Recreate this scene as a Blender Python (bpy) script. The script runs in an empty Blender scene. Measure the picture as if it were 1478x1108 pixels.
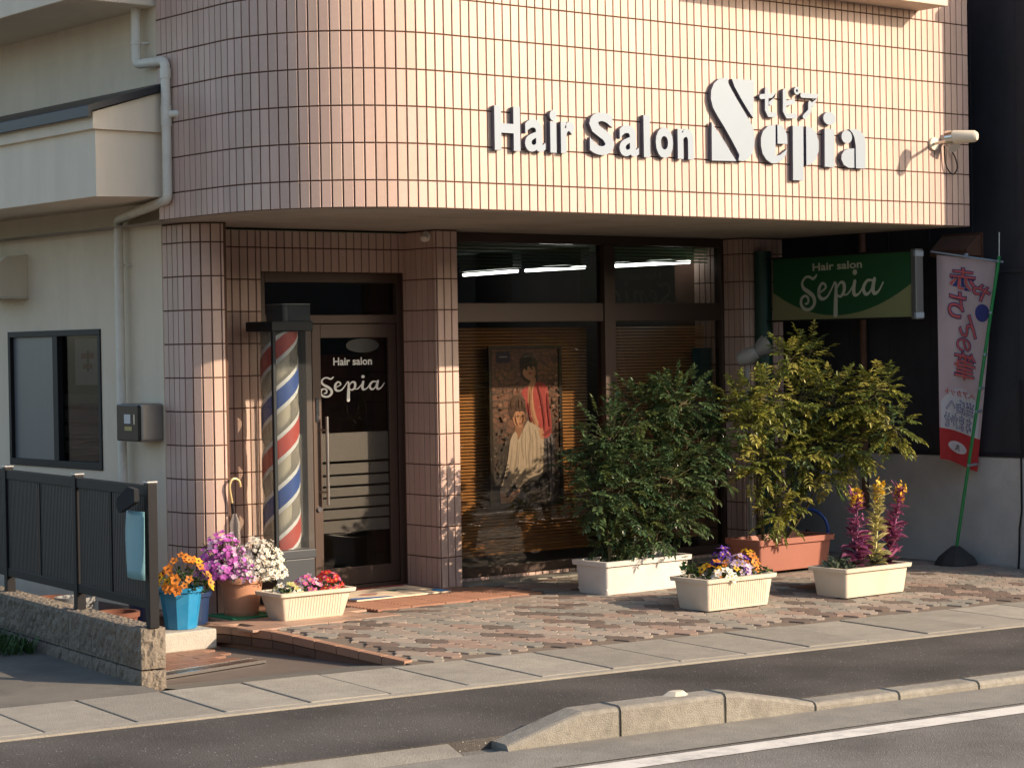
import bpy, bmesh, math, random
from mathutils import Vector, Matrix, Quaternion
R = math.radians
random.seed(7)
scene = bpy.context.scene
COL = scene.collection

# ------------------------------------------------------------------ camera, world, sun, exposure
YAW, PITCH, ROLL = R(38.93), R(-0.94), R(-0.934)
CAM = Vector((-9.220, -11.289, 1.826))
FW = Vector((math.sin(YAW)*math.cos(PITCH), math.cos(YAW)*math.cos(PITCH), math.sin(PITCH)))
R0 = Vector((math.cos(YAW), -math.sin(YAW), 0)); U0 = R0.cross(FW)
RT = R0*math.cos(ROLL) + U0*math.sin(ROLL); UP = U0*math.cos(ROLL) - R0*math.sin(ROLL)
cd = bpy.data.cameras.new('camera'); cam = bpy.data.objects.new('camera', cd); COL.objects.link(cam)
cd.sensor_width = 36; cd.lens = 36*3155.7/1478; cd.clip_start = .1; cd.clip_end = 500
cam.matrix_world = Matrix(((RT.x, UP.x, -FW.x, CAM.x), (RT.y, UP.y, -FW.y, CAM.y), (RT.z, UP.z, -FW.z, CAM.z), (0, 0, 0, 1)))
scene.camera = cam

SUN = Vector((.68, -1.0, .512)).normalized()
ELEV = math.asin(SUN.z); AZ = math.atan2(SUN.x, SUN.y)
world = bpy.data.worlds.new('World'); scene.world = world; world.use_nodes = True
wn = world.node_tree.nodes; wl = world.node_tree.links
sky = wn.new('ShaderNodeTexSky'); sky.sky_type = 'NISHITA'; sky.sun_disc = False
sky.sun_elevation = ELEV; sky.sun_rotation = AZ; sky.dust_density = 2.0; sky.air_density = 1.0
wl.new(sky.outputs[0], wn['Background'].inputs[0]); wn['Background'].inputs[1].default_value = .15
sl = bpy.data.lights.new('sun', 'SUN'); sl.energy = 4.3; sl.angle = R(.53); sl.color = (1.0, .80, .60)
so = bpy.data.objects.new('sun', sl); COL.objects.link(so); so.location = (8, -14, 10)
so.rotation_euler = (-SUN).to_track_quat('-Z', 'Y').to_euler()
scene.render.engine = 'CYCLES'
vs = scene.view_settings; vs.view_transform = 'Standard'; vs.look = 'None'; vs.gamma = 1; vs.use_curve_mapping = False
vs.exposure = 0.70

# ------------------------------------------------------------------ frames: building frame = world; street frame turned by D
D = R(-6.816); SD = Vector((math.cos(D), math.sin(D), 0)); ND = Vector((-math.sin(D), math.cos(D), 0))
def st(s, n, z=0): return SD*s + ND*n + Vector((0, 0, z))
SLAB_Z = -.09; ROAD_Z = -.16; LOW_Z = -.135
def gz(v):
    n = v.x*ND.x + v.y*ND.y
    return SLAB_Z*(1-min(1, max(0, (n+.70)/1.3)))

# ------------------------------------------------------------------ materials
def nd(nt, t, **k):
    n = nt.nodes.new(t)
    for a, b in k.items(): setattr(n, a, b)
    return n
MATS = {}
def mat(name, col, rough=.6, var=.0, vscale=6, bump=0, bscale=60, metal=0, spec=.5, per=0, emit=0, stain=None, sscale=2.5, samt=.5, trans=0, stretch=None, hue=0, coat=0, streak=0):
    """procedural material: base colour, soft colour noise, per piece variation, stains with their own shape, fine relief"""
    if name in MATS: return MATS[name]
    m = bpy.data.materials.new(name); m.use_nodes = True; nt = m.node_tree; L = nt.links
    b = nt.nodes['Principled BSDF']
    b.inputs['Roughness'].default_value = rough; b.inputs['Metallic'].default_value = metal
    b.inputs['Specular IOR Level'].default_value = spec
    if coat: b.inputs['Coat Weight'].default_value = coat
    tc = nd(nt, 'ShaderNodeTexCoord'); oi0 = nd(nt, 'ShaderNodeObjectInfo'); sc0 = nd(nt, 'ShaderNodeVectorMath', operation='SCALE'); sc0.inputs[0].default_value = (37, 23, 11); L.new(oi0.outputs['Random'], sc0.inputs['Scale'])
    ad0 = nd(nt, 'ShaderNodeVectorMath', operation='ADD'); L.new(tc.outputs['Object'], ad0.inputs[0]); L.new(sc0.outputs[0], ad0.inputs[1]); src = ad0.outputs[0]
    if stretch:
        mp = nd(nt, 'ShaderNodeMapping'); mp.inputs['Scale'].default_value = stretch; L.new(src, mp.inputs[0]); src = mp.outputs[0]
    cur = nd(nt, 'ShaderNodeRGB'); cur.outputs[0].default_value = (*col, 1); out = cur.outputs[0]
    def mulval(out, valsock, lo, hi):
        mr = nd(nt, 'ShaderNodeMapRange'); mr.inputs[3].default_value = lo; mr.inputs[4].default_value = hi; L.new(valsock, mr.inputs[0])
        mx = nd(nt, 'ShaderNodeMix', data_type='RGBA', blend_type='MULTIPLY'); mx.inputs[0].default_value = 1
        L.new(out, mx.inputs[6]); L.new(mr.outputs[0], mx.inputs[7]); return mx.outputs[2]
    if var:
        nz = nd(nt, 'ShaderNodeTexNoise'); nz.inputs['Scale'].default_value = vscale; nz.inputs['Detail'].default_value = 6; nz.inputs['Roughness'].default_value = .65
        L.new(src, nz.inputs['Vector']); out = mulval(out, nz.outputs[0], 1-1.6*var, 1+1.6*var)
    if per or hue:
        oi = nd(nt, 'ShaderNodeObjectInfo'); ge = nd(nt, 'ShaderNodeNewGeometry')
        ad = nd(nt, 'ShaderNodeMath', operation='ADD'); L.new(oi.outputs['Random'], ad.inputs[0]); L.new(ge.outputs['Random Per Island'], ad.inputs[1])
        fr = nd(nt, 'ShaderNodeMath', operation='FRACT'); L.new(ad.outputs[0], fr.inputs[0])
        if per: out = mulval(out, fr.outputs[0], 1-per, 1+per)
        if hue:
            mu = nd(nt, 'ShaderNodeMath', operation='MULTIPLY'); L.new(fr.outputs[0], mu.inputs[0]); mu.inputs[1].default_value = 7.31
            f2 = nd(nt, 'ShaderNodeMath', operation='FRACT'); L.new(mu.outputs[0], f2.inputs[0])
            mr = nd(nt, 'ShaderNodeMapRange'); mr.inputs[3].default_value = .5-hue; mr.inputs[4].default_value = .5+hue; L.new(f2.outputs[0], mr.inputs[0])
            hs = nd(nt, 'ShaderNodeHueSaturation'); L.new(mr.outputs[0], hs.inputs['Hue']); L.new(out, hs.inputs['Color']); out = hs.outputs[0]
    if streak:
        gp_ = nd(nt, 'ShaderNodeNewGeometry'); mp2 = nd(nt, 'ShaderNodeMapping'); mp2.inputs['Scale'].default_value = (2.6, 2.6, .35); L.new(gp_.outputs['Position'], mp2.inputs[0])
        nz = nd(nt, 'ShaderNodeTexNoise'); nz.inputs['Scale'].default_value = 1.6; nz.inputs['Detail'].default_value = 7; nz.inputs['Roughness'].default_value = .68; L.new(mp2.outputs[0], nz.inputs['Vector']); out = mulval(out, nz.outputs[0], 1-1.5*streak, 1+1.5*streak)
    if stain:
        nz = nd(nt, 'ShaderNodeTexNoise'); nz.inputs['Scale'].default_value = sscale; nz.inputs['Detail'].default_value = 8; nz.inputs['Roughness'].default_value = .7
        L.new(src, nz.inputs['Vector'])
        cr = nd(nt, 'ShaderNodeValToRGB'); cr.color_ramp.elements[0].position = .45; cr.color_ramp.elements[1].position = .7; L.new(nz.outputs[0], cr.inputs[0])
        ml = nd(nt, 'ShaderNodeMath', operation='MULTIPLY'); L.new(cr.outputs[0], ml.inputs[0]); ml.inputs[1].default_value = samt
        mx = nd(nt, 'ShaderNodeMix', data_type='RGBA'); L.new(ml.outputs[0], mx.inputs[0]); L.new(out, mx.inputs[6]); mx.inputs[7].default_value = (*stain, 1); out = mx.outputs[2]
    L.new(out, b.inputs['Base Color'])
    if emit:
        L.new(out, b.inputs['Emission Color']); b.inputs['Emission Strength'].default_value = emit
    if trans:
        # thin leaf / petal: part of the light passes through
        tl = nd(nt, 'ShaderNodeBsdfTranslucent'); L.new(out, tl.inputs[0]); ms = nd(nt, 'ShaderNodeMixShader'); ms.inputs[0].default_value = trans
        L.new(b.outputs[0], ms.inputs[1]); L.new(tl.outputs[0], ms.inputs[2]); L.new(ms.outputs[0], nt.nodes['Material Output'].inputs[0])
    if bump:
        nz = nd(nt, 'ShaderNodeTexNoise'); nz.inputs['Scale'].default_value = bscale; nz.inputs['Detail'].default_value = 4
        L.new(src, nz.inputs['Vector']); bp = nd(nt, 'ShaderNodeBump'); bp.inputs['Strength'].default_value = bump; bp.inputs['Distance'].default_value = .01
        L.new(nz.outputs[0], bp.inputs['Height']); L.new(bp.outputs[0], b.inputs['Normal'])
        if var:
            rm = nd(nt, 'ShaderNodeMapRange'); rm.inputs[3].default_value = max(.02, rough-.12); rm.inputs[4].default_value = min(1, rough+.12); L.new(nz.outputs[0], rm.inputs[0]); L.new(rm.outputs[0], b.inputs['Roughness'])
    MATS[name] = m; return m
def glass(name, tint=(.9, .92, .9), rough=.0, ior=1.5, haze=0, hazecol=(.6, .6, .55)):
    if name in MATS: return MATS[name]
    m = bpy.data.materials.new(name); m.use_nodes = True; nt = m.node_tree; L = nt.links
    nt.nodes.remove(nt.nodes['Principled BSDF'])
    tr = nd(nt, 'ShaderNodeBsdfTransparent'); tr.inputs[0].default_value = (*tint, 1)
    gl = nd(nt, 'ShaderNodeBsdfGlossy'); gl.inputs['Roughness'].default_value = rough
    # thin pane reflectance (Schlick), the same from both sides
    ge = nd(nt, 'ShaderNodeNewGeometry'); dt = nd(nt, 'ShaderNodeVectorMath', operation='DOT_PRODUCT'); L.new(ge.outputs['Normal'], dt.inputs[0]); L.new(ge.outputs['Incoming'], dt.inputs[1])
    ab = nd(nt, 'ShaderNodeMath', operation='ABSOLUTE'); L.new(dt.outputs['Value'], ab.inputs[0])
    om = nd(nt, 'ShaderNodeMath', operation='SUBTRACT'); om.inputs[0].default_value = 1; L.new(ab.outputs[0], om.inputs[1])
    pw = nd(nt, 'ShaderNodeMath', operation='POWER'); L.new(om.outputs[0], pw.inputs[0]); pw.inputs[1].default_value = 5
    fr = nd(nt, 'ShaderNodeMath', operation='MULTIPLY_ADD'); L.new(pw.outputs[0], fr.inputs[0]); fr.inputs[1].default_value = .96; fr.inputs[2].default_value = .04
    mx = nd(nt, 'ShaderNodeMixShader'); L.new(fr.outputs[0], mx.inputs[0]); L.new(tr.outputs[0], mx.inputs[1]); L.new(gl.outputs[0], mx.inputs[2])
    res = mx
    if haze:
        df = nd(nt, 'ShaderNodeBsdfDiffuse'); df.inputs[0].default_value = (*hazecol, 1)
        m2 = nd(nt, 'ShaderNodeMixShader'); m2.inputs[0].default_value = haze; L.new(mx.outputs[0], m2.inputs[1]); L.new(df.outputs[0], m2.inputs[2]); res = m2
    L.new(res.outputs[0], nt.nodes['Material Output'].inputs[0]); MATS[name] = m; return m

TILE = mat('salmon glazed wall tile', (.52, .365, .295), .5, var=.05, vscale=30, per=.065, hue=.006, bump=.05, bscale=220, stretch=(1, 1, .15), streak=.16)
MORTAR = mat('dark brown mortar', (.10, .052, .034), .95, var=.15, vscale=20)
SOFFIT = mat('soffit cement render', (.36, .325, .28), .9, var=.08, vscale=3, bump=.2, bscale=120, stain=(.18, .15, .12), sscale=1.6, samt=.5)
BEIGE = mat('beige sprayed render', (.66, .565, .43), .92, streak=.10, var=.03, vscale=2, bump=.12, bscale=140, stain=(.44, .38, .29), sscale=.9, samt=.35)
BEIGE2 = mat('beige painted board', (.70, .605, .47), .8, streak=.10, var=.03, vscale=2, bump=.15, bscale=160)
PIPE = mat('cream drain pipe', (.66, .62, .53), .5, var=.04, vscale=8, stain=(.38, .34, .28), sscale=6, samt=.35)
DARKMETAL = mat('dark roof metal', (.016, .017, .022), .45, var=.1)
BLACKAL = mat('black aluminium', (.011, .010, .011), .5, var=.1, vscale=10, spec=.25)
SLATMET = mat('black bronze slat', (.042, .037, .034), .55, var=.1)
BROWNAL = mat('bronze brown aluminium', (.062, .038, .027), .45, var=.06, vscale=12, metal=.25)
STEEL = mat('brushed steel', (.55, .53, .50), .3, metal=1, var=.08, vscale=20)
CHROME = mat('polished steel', (.75, .73, .7), .12, metal=1)
GLASS = glass('window glass', (.80, .77, .72))
DOORGLASS = glass('door glass', (.62, .59, .56))
ACRYL = glass('clear acrylic', (.86, .88, .88), rough=.05, haze=.035, hazecol=(.4, .42, .42))
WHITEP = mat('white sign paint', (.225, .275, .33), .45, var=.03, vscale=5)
SIGNSIDE = mat('blue grey sign edge', (.07, .08, .12), .5)
CONC = mat('concrete slab', (.315, .288, .235), .92, var=.15, vscale=9, per=.20, bump=.5, bscale=120, stain=(.20, .185, .155), sscale=2.6, samt=.6)
CONC2 = mat('gutter concrete', (.24, .226, .19), .93, var=.17, vscale=7, bump=.5, bscale=110, stain=(.14, .13, .115), sscale=1.6, samt=.7)
KERB = mat('kerb concrete', (.28, .26, .215), .95, var=.28, vscale=26, per=.12, bump=.7, bscale=150, stain=(.15, .135, .11), sscale=3.2, samt=.75)
ROUGHBLOCK = mat('split face aggregate block', (.20, .165, .125), .95, var=.35, vscale=60, bump=.9, bscale=70, stain=(.09, .08, .07), sscale=5, samt=.5)
BROWNTILE = mat('brown floor tile', (.25, .125, .078), .5, var=.12, vscale=12, per=.14, stain=(.20, .14, .10), sscale=3, samt=.4)
PINKTILE = mat('pale brown floor tile', (.36, .23, .165), .5, var=.1, vscale=12, per=.1)
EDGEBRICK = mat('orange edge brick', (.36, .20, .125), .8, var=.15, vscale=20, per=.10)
DARKBRICK = mat('dark brown brick', (.13, .075, .05), .85, var=.2, vscale=12, per=.2)  # darker brown for the course under the orange rim bricks
PLASTER = mat('grey plinth concrete', (.50, .49, .46), .93, var=.08, vscale=3, bump=.3, bscale=120, stain=(.30, .295, .275), sscale=1.3, samt=.6)
SIDING = mat('near black siding', (.028, .030, .036), .6, var=.25, streak=.3, vscale=4)
RUST = mat('rusty brown paint', (.13, .058, .032), .7, var=.25, vscale=14)
def asphalt(name, base, spk, k=1):
    m = bpy.data.materials.new(name); m.use_nodes = True; nt = m.node_tree; L = nt.links; b = nt.nodes['Principled BSDF']
    b.inputs['Roughness'].default_value = .93; b.inputs['Specular IOR Level'].default_value = .12
    tc = nd(nt, 'ShaderNodeTexCoord')
    v = nd(nt, 'ShaderNodeTexVoronoi'); v.inputs['Scale'].default_value = 110; L.new(tc.outputs['Object'], v.inputs['Vector'])
    cr = nd(nt, 'ShaderNodeValToRGB'); e = cr.color_ramp.elements; e[0].position = .0; e[0].color = (*base, 1); e[1].position = 1; e[1].color = (*[c*1.5 for c in base], 1)
    n = e = cr.color_ramp.elements.new(.93); n.color = (*[c*1.15 for c in base], 1)
    sp = nd(nt, 'ShaderNodeSeparateColor'); L.new(v.outputs['Color'], sp.inputs[0]); L.new(sp.outputs[0], cr.inputs[0])
    # pale stones
    v2 = nd(nt, 'ShaderNodeTexVoronoi'); v2.inputs['Scale'].default_value = 58; L.new(tc.outputs['Object'], v2.inputs['Vector'])
    lt = nd(nt, 'ShaderNodeMath', operation='LESS_THAN'); L.new(v2.outputs['Distance'], lt.inputs[0]); lt.inputs[1].default_value = .24
    s2 = nd(nt, 'ShaderNodeSeparateColor'); L.new(v2.outputs['Color'], s2.inputs[0])
    gt = nd(nt, 'ShaderNodeMath', operation='GREATER_THAN'); L.new(s2.outputs[1], gt.inputs[0]); gt.inputs[1].default_value = .93
    mu = nd(nt, 'ShaderNodeMath', operation='MULTIPLY'); L.new(lt.outputs[0], mu.inputs[0]); L.new(gt.outputs[0], mu.inputs[1])
    mx = nd(nt, 'ShaderNodeMix', data_type='RGBA'); L.new(mu.outputs[0], mx.inputs[0]); L.new(cr.outputs[0], mx.inputs[6]); mx.inputs[7].default_value = (*spk, 1)
    nz = nd(nt, 'ShaderNodeTexNoise'); nz.inputs['Scale'].default_value = 1.1; nz.inputs['Detail'].default_value = 7; L.new(tc.outputs['Object'], nz.inputs['Vector'])
    mr = nd(nt, 'ShaderNodeMapRange'); mr.inputs[1].default_value = .3; mr.inputs[2].default_value = .7; mr.inputs[3].default_value = .62; mr.inputs[4].default_value = 1.38; L.new(nz.outputs[0], mr.inputs[0])
    m2 = nd(nt, 'ShaderNodeMix', data_type='RGBA', blend_type='MULTIPLY'); m2.inputs[0].default_value = 1; L.new(mx.outputs[2], m2.inputs[6]); L.new(mr.outputs[0], m2.inputs[7])
    L.new(m2.outputs[2], b.inputs['Base Color'])
    bp = nd(nt, 'ShaderNodeBump'); bp.inputs['Strength'].default_value = .6; bp.inputs['Distance'].default_value = .004; L.new(v.outputs['Distance'], bp.inputs['Height']); L.new(bp.outputs[0], b.inputs['Normal'])
    MATS[name] = m; return m
ASPH = asphalt('footway asphalt', (.074, .068, .062), (.30, .29, .27))
ROADM = asphalt('worn road asphalt', (.158, .15, .134), (.34, .33, .31))
def paver_mat():
    m = bpy.data.materials.new('mixed wave paver'); m.use_nodes = True; nt = m.node_tree; L = nt.links; b = nt.nodes['Principled BSDF']
    b.inputs['Roughness'].default_value = .85; b.inputs['Specular IOR Level'].default_value = .25
    oi = nd(nt, 'ShaderNodeObjectInfo'); ge = nd(nt, 'ShaderNodeNewGeometry'); ad = nd(nt, 'ShaderNodeMath', operation='ADD')
    L.new(oi.outputs['Random'], ad.inputs[0]); L.new(ge.outputs['Random Per Island'], ad.inputs[1]); fr = nd(nt, 'ShaderNodeMath', operation='FRACT'); L.new(ad.outputs[0], fr.inputs[0])
    cr = nd(nt, 'ShaderNodeValToRGB'); cr.color_ramp.interpolation = 'CONSTANT'
    cols = [(0, (.29, .235, .19)), (.24, (.26, .235, .195)), (.45, (.33, .275, .225)), (.62, (.14, .11, .09)), (.72, (.29, .21, .165)), (.82, (.23, .215, .18)), (.93, (.17, .125, .10))]
    e = cr.color_ramp.elements; e[0].position = 0; e[0].color = (*cols[0][1], 1); e[1].position = cols[1][0]; e[1].color = (*cols[1][1], 1)
    for p, c in cols[2:]: k = e.new(p); k.color = (*c, 1)
    L.new(fr.outputs[0], cr.inputs[0])
    tc = nd(nt, 'ShaderNodeTexCoord'); nz = nd(nt, 'ShaderNodeTexNoise'); nz.inputs['Scale'].default_value = 45; nz.inputs['Detail'].default_value = 6; L.new(tc.outputs['Object'], nz.inputs['Vector'])
    mr = nd(nt, 'ShaderNodeMapRange'); mr.inputs[3].default_value = .65; mr.inputs[4].default_value = 1.35; L.new(nz.outputs[0], mr.inputs[0])
    mx = nd(nt, 'ShaderNodeMix', data_type='RGBA', blend_type='MULTIPLY'); mx.inputs[0].default_value = 1; L.new(cr.outputs[0], mx.inputs[6]); L.new(mr.outputs[0], mx.inputs[7])
    L.new(mx.outputs[2], b.inputs['Base Color'])
    bp = nd(nt, 'ShaderNodeBump'); bp.inputs['Strength'].default_value = .4; bp.inputs['Distance'].default_value = .005; L.new(nz.outputs[0], bp.inputs['Height']); L.new(bp.outputs[0], b.inputs['Normal'])
    return m
PAVER = paver_mat()

# ------------------------------------------------------------------ mesh helpers
class MB:
    def __init__(s): s.v = []; s.f = []; s.m = []; s.ms = []
    def mi(s, m):
        if m not in s.ms: s.ms.append(m)
        return s.ms.index(m)
    def add(s, vs_, fs, m):
        o = len(s.v); s.v += [tuple(v) for v in vs_]; i = s.mi(m)
        for f in fs: s.f.append(tuple(o+k for k in f)); s.m.append(i)
        return s
    def box(s, a, b, m, T=None):
        x0, y0, z0 = a; x1, y1, z1 = b
        vv = [Vector(q) for q in ((x0, y0, z0), (x1, y0, z0), (x1, y1, z0), (x0, y1, z0), (x0, y0, z1), (x1, y0, z1), (x1, y1, z1), (x0, y1, z1))]
        if T: vv = [T(q) for q in vv]
        return s.add(vv, [(3, 2, 1, 0), (4, 5, 6, 7), (0, 1, 5, 4), (1, 2, 6, 5), (2, 3, 7, 6), (3, 0, 4, 7)], m)
    def prism(s, poly, h0, h1, m, P, caps=(True, True), mside=None):
        """poly: 2D points; P(u, v, h) -> world"""
        n = len(poly); vv = [P(u, v, h0) for u, v in poly]+[P(u, v, h1) for u, v in poly]
        if caps[0]: s.add(vv[:n], [tuple(range(n))[::-1]], m)
        if caps[1]: s.add(vv[n:], [tuple(range(n))], m)
        s.add(vv, [(i, (i+1) % n, n+(i+1) % n, n+i) for i in range(n)], mside or m); return s
    def tube(s, pts, r, m, n=8, cap=True):
        pts = [Vector(p) for p in pts]; rs = r if isinstance(r, (list, tuple)) else [r]*len(pts)
        vv = []; prev = None
        for i, p in enumerate(pts):
            t = (pts[min(i+1, len(pts)-1)]-pts[max(i-1, 0)]).normalized()
            a = prev if prev is not None else (Vector((0, 0, 1)) if abs(t.z) < .9 else Vector((1, 0, 0)))
            x = (a-t*a.dot(t)).normalized(); prev = x; y = t.cross(x)
            vv += [p+(x*math.cos(2*math.pi*k/n)+y*math.sin(2*math.pi*k/n))*rs[i] for k in range(n)]
        fs = [(i*n+k, i*n+(k+1) % n, (i+1)*n+(k+1) % n, (i+1)*n+k) for i in range(len(pts)-1) for k in range(n)]
        if cap: fs += [tuple(range(n))[::-1], tuple((len(pts)-1)*n+k for k in range(n))]
        return s.add(vv, fs, m)
    def lathe(s, c, prof, m, n=24, axis=None):
        c = Vector(c); vv = []
        for r, z in prof: vv += [c+Vector((r*math.cos(2*math.pi*k/n), r*math.sin(2*math.pi*k/n), z)) for k in range(n)]
        fs = [(i*n+k, i*n+(k+1) % n, (i+1)*n+(k+1) % n, (i+1)*n+k) for i in range(len(prof)-1) for k in range(n)]
        return s.add(vv, fs, m)
    def mesh(s, name, smooth=False):
        me = bpy.data.meshes.new(name); me.from_pydata(s.v, [], s.f)
        for m in s.ms: me.materials.append(m)
        me.polygons.foreach_set('material_index', s.m)
        if smooth:
            me.polygons.foreach_set('use_smooth', [True]*len(me.polygons))
            try: me.set_sharp_from_angle(angle=R(38))
            except Exception: pass
        me.update(); return me
    def build(s, name, parent=None, smooth=False, loc=None, bevel=0, **tags):
        o = bpy.data.objects.new(name, s.mesh(name, smooth)); COL.objects.link(o)
        if loc is not None: o.location = loc
        if parent: o.parent = parent
        if bevel:
            bv = o.modifiers.new('edge', 'BEVEL'); bv.width = bevel; bv.segments = 2; bv.limit_method = 'ANGLE'; bv.angle_limit = R(40)
        for k, v in tags.items(): o[k] = v
        return o
def thing(name, label, cat, group=None, loc=(0, 0, 0)):
    o = bpy.data.objects.new(name, None); COL.objects.link(o); o.location = loc; o.empty_display_size = .1
    o['label'] = label; o['category'] = cat
    if group: o['group'] = group
    return o
def inst(name, me, loc, rot=None, parent=None):
    o = bpy.data.objects.new(name, me); COL.objects.link(o); o.location = loc
    if rot is not None: o.rotation_mode = 'QUATERNION'; o.rotation_quaternion = rot
    if parent: o.parent = parent
    return o
def frame(o, ux, uy, uz): return lambda q: Vector(o)+Vector(ux)*q.x+Vector(uy)*q.y+Vector(uz)*q.z
STF = lambda q: st(q.x, q.y, q.z)
def catmull(pts, k=6, closed=False):
    pts = [Vector(p) for p in pts]; out = []; n = len(pts)
    for i in range(n if closed else n-1):
        g = (lambda j: pts[j % n]) if closed else (lambda j: pts[max(0, min(n-1, j))])
        p0, p1, p2, p3 = g(i-1), g(i), g(i+1), g(i+2)
        for t in range(k):
            t /= k; out.append(.5*((2*p1)+(p2-p0)*t+(2*p0-5*p1+4*p2-p3)*t*t+(3*p1-p0-3*p2+p3)*t**3))
    if not closed: out.append(pts[-1])
    return out
def stroke(pts, w, k=6, smooth=True, cap=6):
    """2D polyline -> (left, right, endcaps) outline polygon with round ends; w number or list"""
    q = [Vector((p[0], p[1], (w[i] if isinstance(w, (list, tuple)) else w))) for i, p in enumerate(pts)]
    if smooth: q = catmull(q, k)
    L_, R_ = [], []
    for i, p in enumerate(q):
        t = q[min(i+1, len(q)-1)]-q[max(i-1, 0)]; t = Vector((t.x, t.y)).normalized(); n = Vector((-t.y, t.x))
        c = Vector((p.x, p.y)); L_.append(c+n*p.z/2); R_.append(c-n*p.z/2)
    return L_, R_, q
def stroke_faces(mb, pts, w, P, h, m, depth=0, k=6, smooth=True, mside=None):
    L_, R_, q = stroke(pts, w, k, smooth); n = len(L_)
    def ring(c, r, t, c0):
        a0 = math.atan2(t.y, t.x)
        return [c+Vector((math.cos(a0+a), math.sin(a0+a)))*r for a in [c0+math.pi*j/6 for j in range(1, 6)]]
    t0 = Vector((q[1]-q[0]).xy).normalized(); t1 = Vector((q[-1]-q[-2]).xy).normalized()
    c0 = Vector(q[0].xy); c1 = Vector(q[-1].xy)
    capA = ring(c0, q[0].z/2, t0, math.pi/2); capB = ring(c1, q[-1].z/2, t1, -math.pi/2)
    vv = [P(p.x, p.y, h) for p in L_]+[P(p.x, p.y, h) for p in R_]
    fs = [(n+i, n+i+1, i+1, i) for i in range(n-1)]
    mb.add(vv, fs, m)
    mb.add([P(p.x, p.y, h) for p in [L_[0]]+capA+[R_[0]]], [tuple(range(7))], m)
    mb.add([P(p.x, p.y, h) for p in [R_[-1]]+capB+[L_[-1]]], [tuple(range(7))], m)
    if depth:
        loop = R_+capB+L_[::-1]+capA
        vv = [P(p.x, p.y, h) for p in loop]+[P(p.x, p.y, h-depth) for p in loop]; N_ = len(loop)
        mb.add(vv, [(i, N_+i, N_+(i+1) % N_, (i+1) % N_) for i in range(N_)], mside or m)
def text_mesh(txt, size=1, offset=0, extrude=0, spacing=1):
    c = bpy.data.curves.new('t', 'FONT'); c.body = txt; c.size = size; c.offset = offset; c.extrude = extrude; c.space_character = spacing; c.resolution_u = 4
    o = bpy.data.objects.new('t', c); COL.objects.link(o)
    bpy.context.view_layer.update()
    me = bpy.data.meshes.new_from_object(o.evaluated_get(bpy.context.evaluated_depsgraph_get()))
    v = [q.co.copy() for q in me.vertices]; f = [tuple(p.vertices) for p in me.polygons]; nz = [p.normal.z for p in me.polygons]
    bpy.data.objects.remove(o); bpy.data.curves.remove(c); bpy.data.meshes.remove(me)
    return v, f, nz
def text_fit(mb, txt, x0, x1, y0, y1, P, h, m, depth=0, offset=0, mside=None, flip=False):
    """flat or raised lettering stretched into the rectangle x0..x1, y0..y1"""
    v, f, nz = text_mesh(txt, 1, offset, .1 if depth else 0)
    if not v: return
    ax, bx = min(q.x for q in v), max(q.x for q in v); ay, by = min(q.y for q in v), max(q.y for q in v)
    vv = []
    for q in v:
        u = (q.x-ax)/(bx-ax); w = (q.y-ay)/(by-ay)
        if flip: u = 1-u
        vv.append(P(x0+(x1-x0)*u, y0+(y1-y0)*w, h if q.z >= 0 else h-depth))
    top = [g for g, n in zip(f, nz) if n > .5 or not depth]; sides = [g for g, n in zip(f, nz) if not (n > .5 or not depth)]
    o = len(mb.v); mb.v += [tuple(q) for q in vv]
    for fs, mm in ((top, m), (sides, mside or m)):
        i = mb.mi(mm)
        for g in fs: mb.f.append(tuple(o+k for k in g)); mb.m.append(i)

# ================================================================== THE GROUND
road = MB(); road.add([(-80, -70, ROAD_Z), (80, -70, ROAD_Z), (80, 70, ROAD_Z), (-80, 70, ROAD_Z)], [(0, 1, 2, 3)], ROADM)
road.build('road', kind='structure')
LINE = mat('white road paint', (.70, .67, .60), .8, var=.08, vscale=14, bump=.2, bscale=200, stain=(.30, .29, .27), sscale=7, samt=.7)
MB().add([st(-30, -3.91, ROAD_Z+.004), st(30, -3.91, ROAD_Z+.004), st(30, -3.735, ROAD_Z+.004), st(-30, -3.735, ROAD_Z+.004)], [(0, 1, 2, 3)], LINE).build('edge_line', kind='structure')
# gutter strip: concrete in front of the kerb
MB().add([st(-30, -3.68, ROAD_Z+.005), st(30, -3.68, ROAD_Z+.005), st(30, -3.19, ROAD_Z+.010), st(-30, -3.19, ROAD_Z+.010)], [(0, 1, 2, 3)], CONC2).build('gutter', kind='structure')
# asphalt footway between gutter and slabs
fw = MB(); fw.box((-30, -3.06, -.4), (30, -1.69, SLAB_Z-.012), ASPH, STF)
fw.add([st(-30, -3.21, ROAD_Z+.011), st(-2.42, -3.21, ROAD_Z+.011), st(-2.42, -3.06, SLAB_Z-.018), st(-30, -3.06, SLAB_Z-.018)], [(0, 1, 2, 3)], CONC2)
fw.build('footway', kind='structure')
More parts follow.
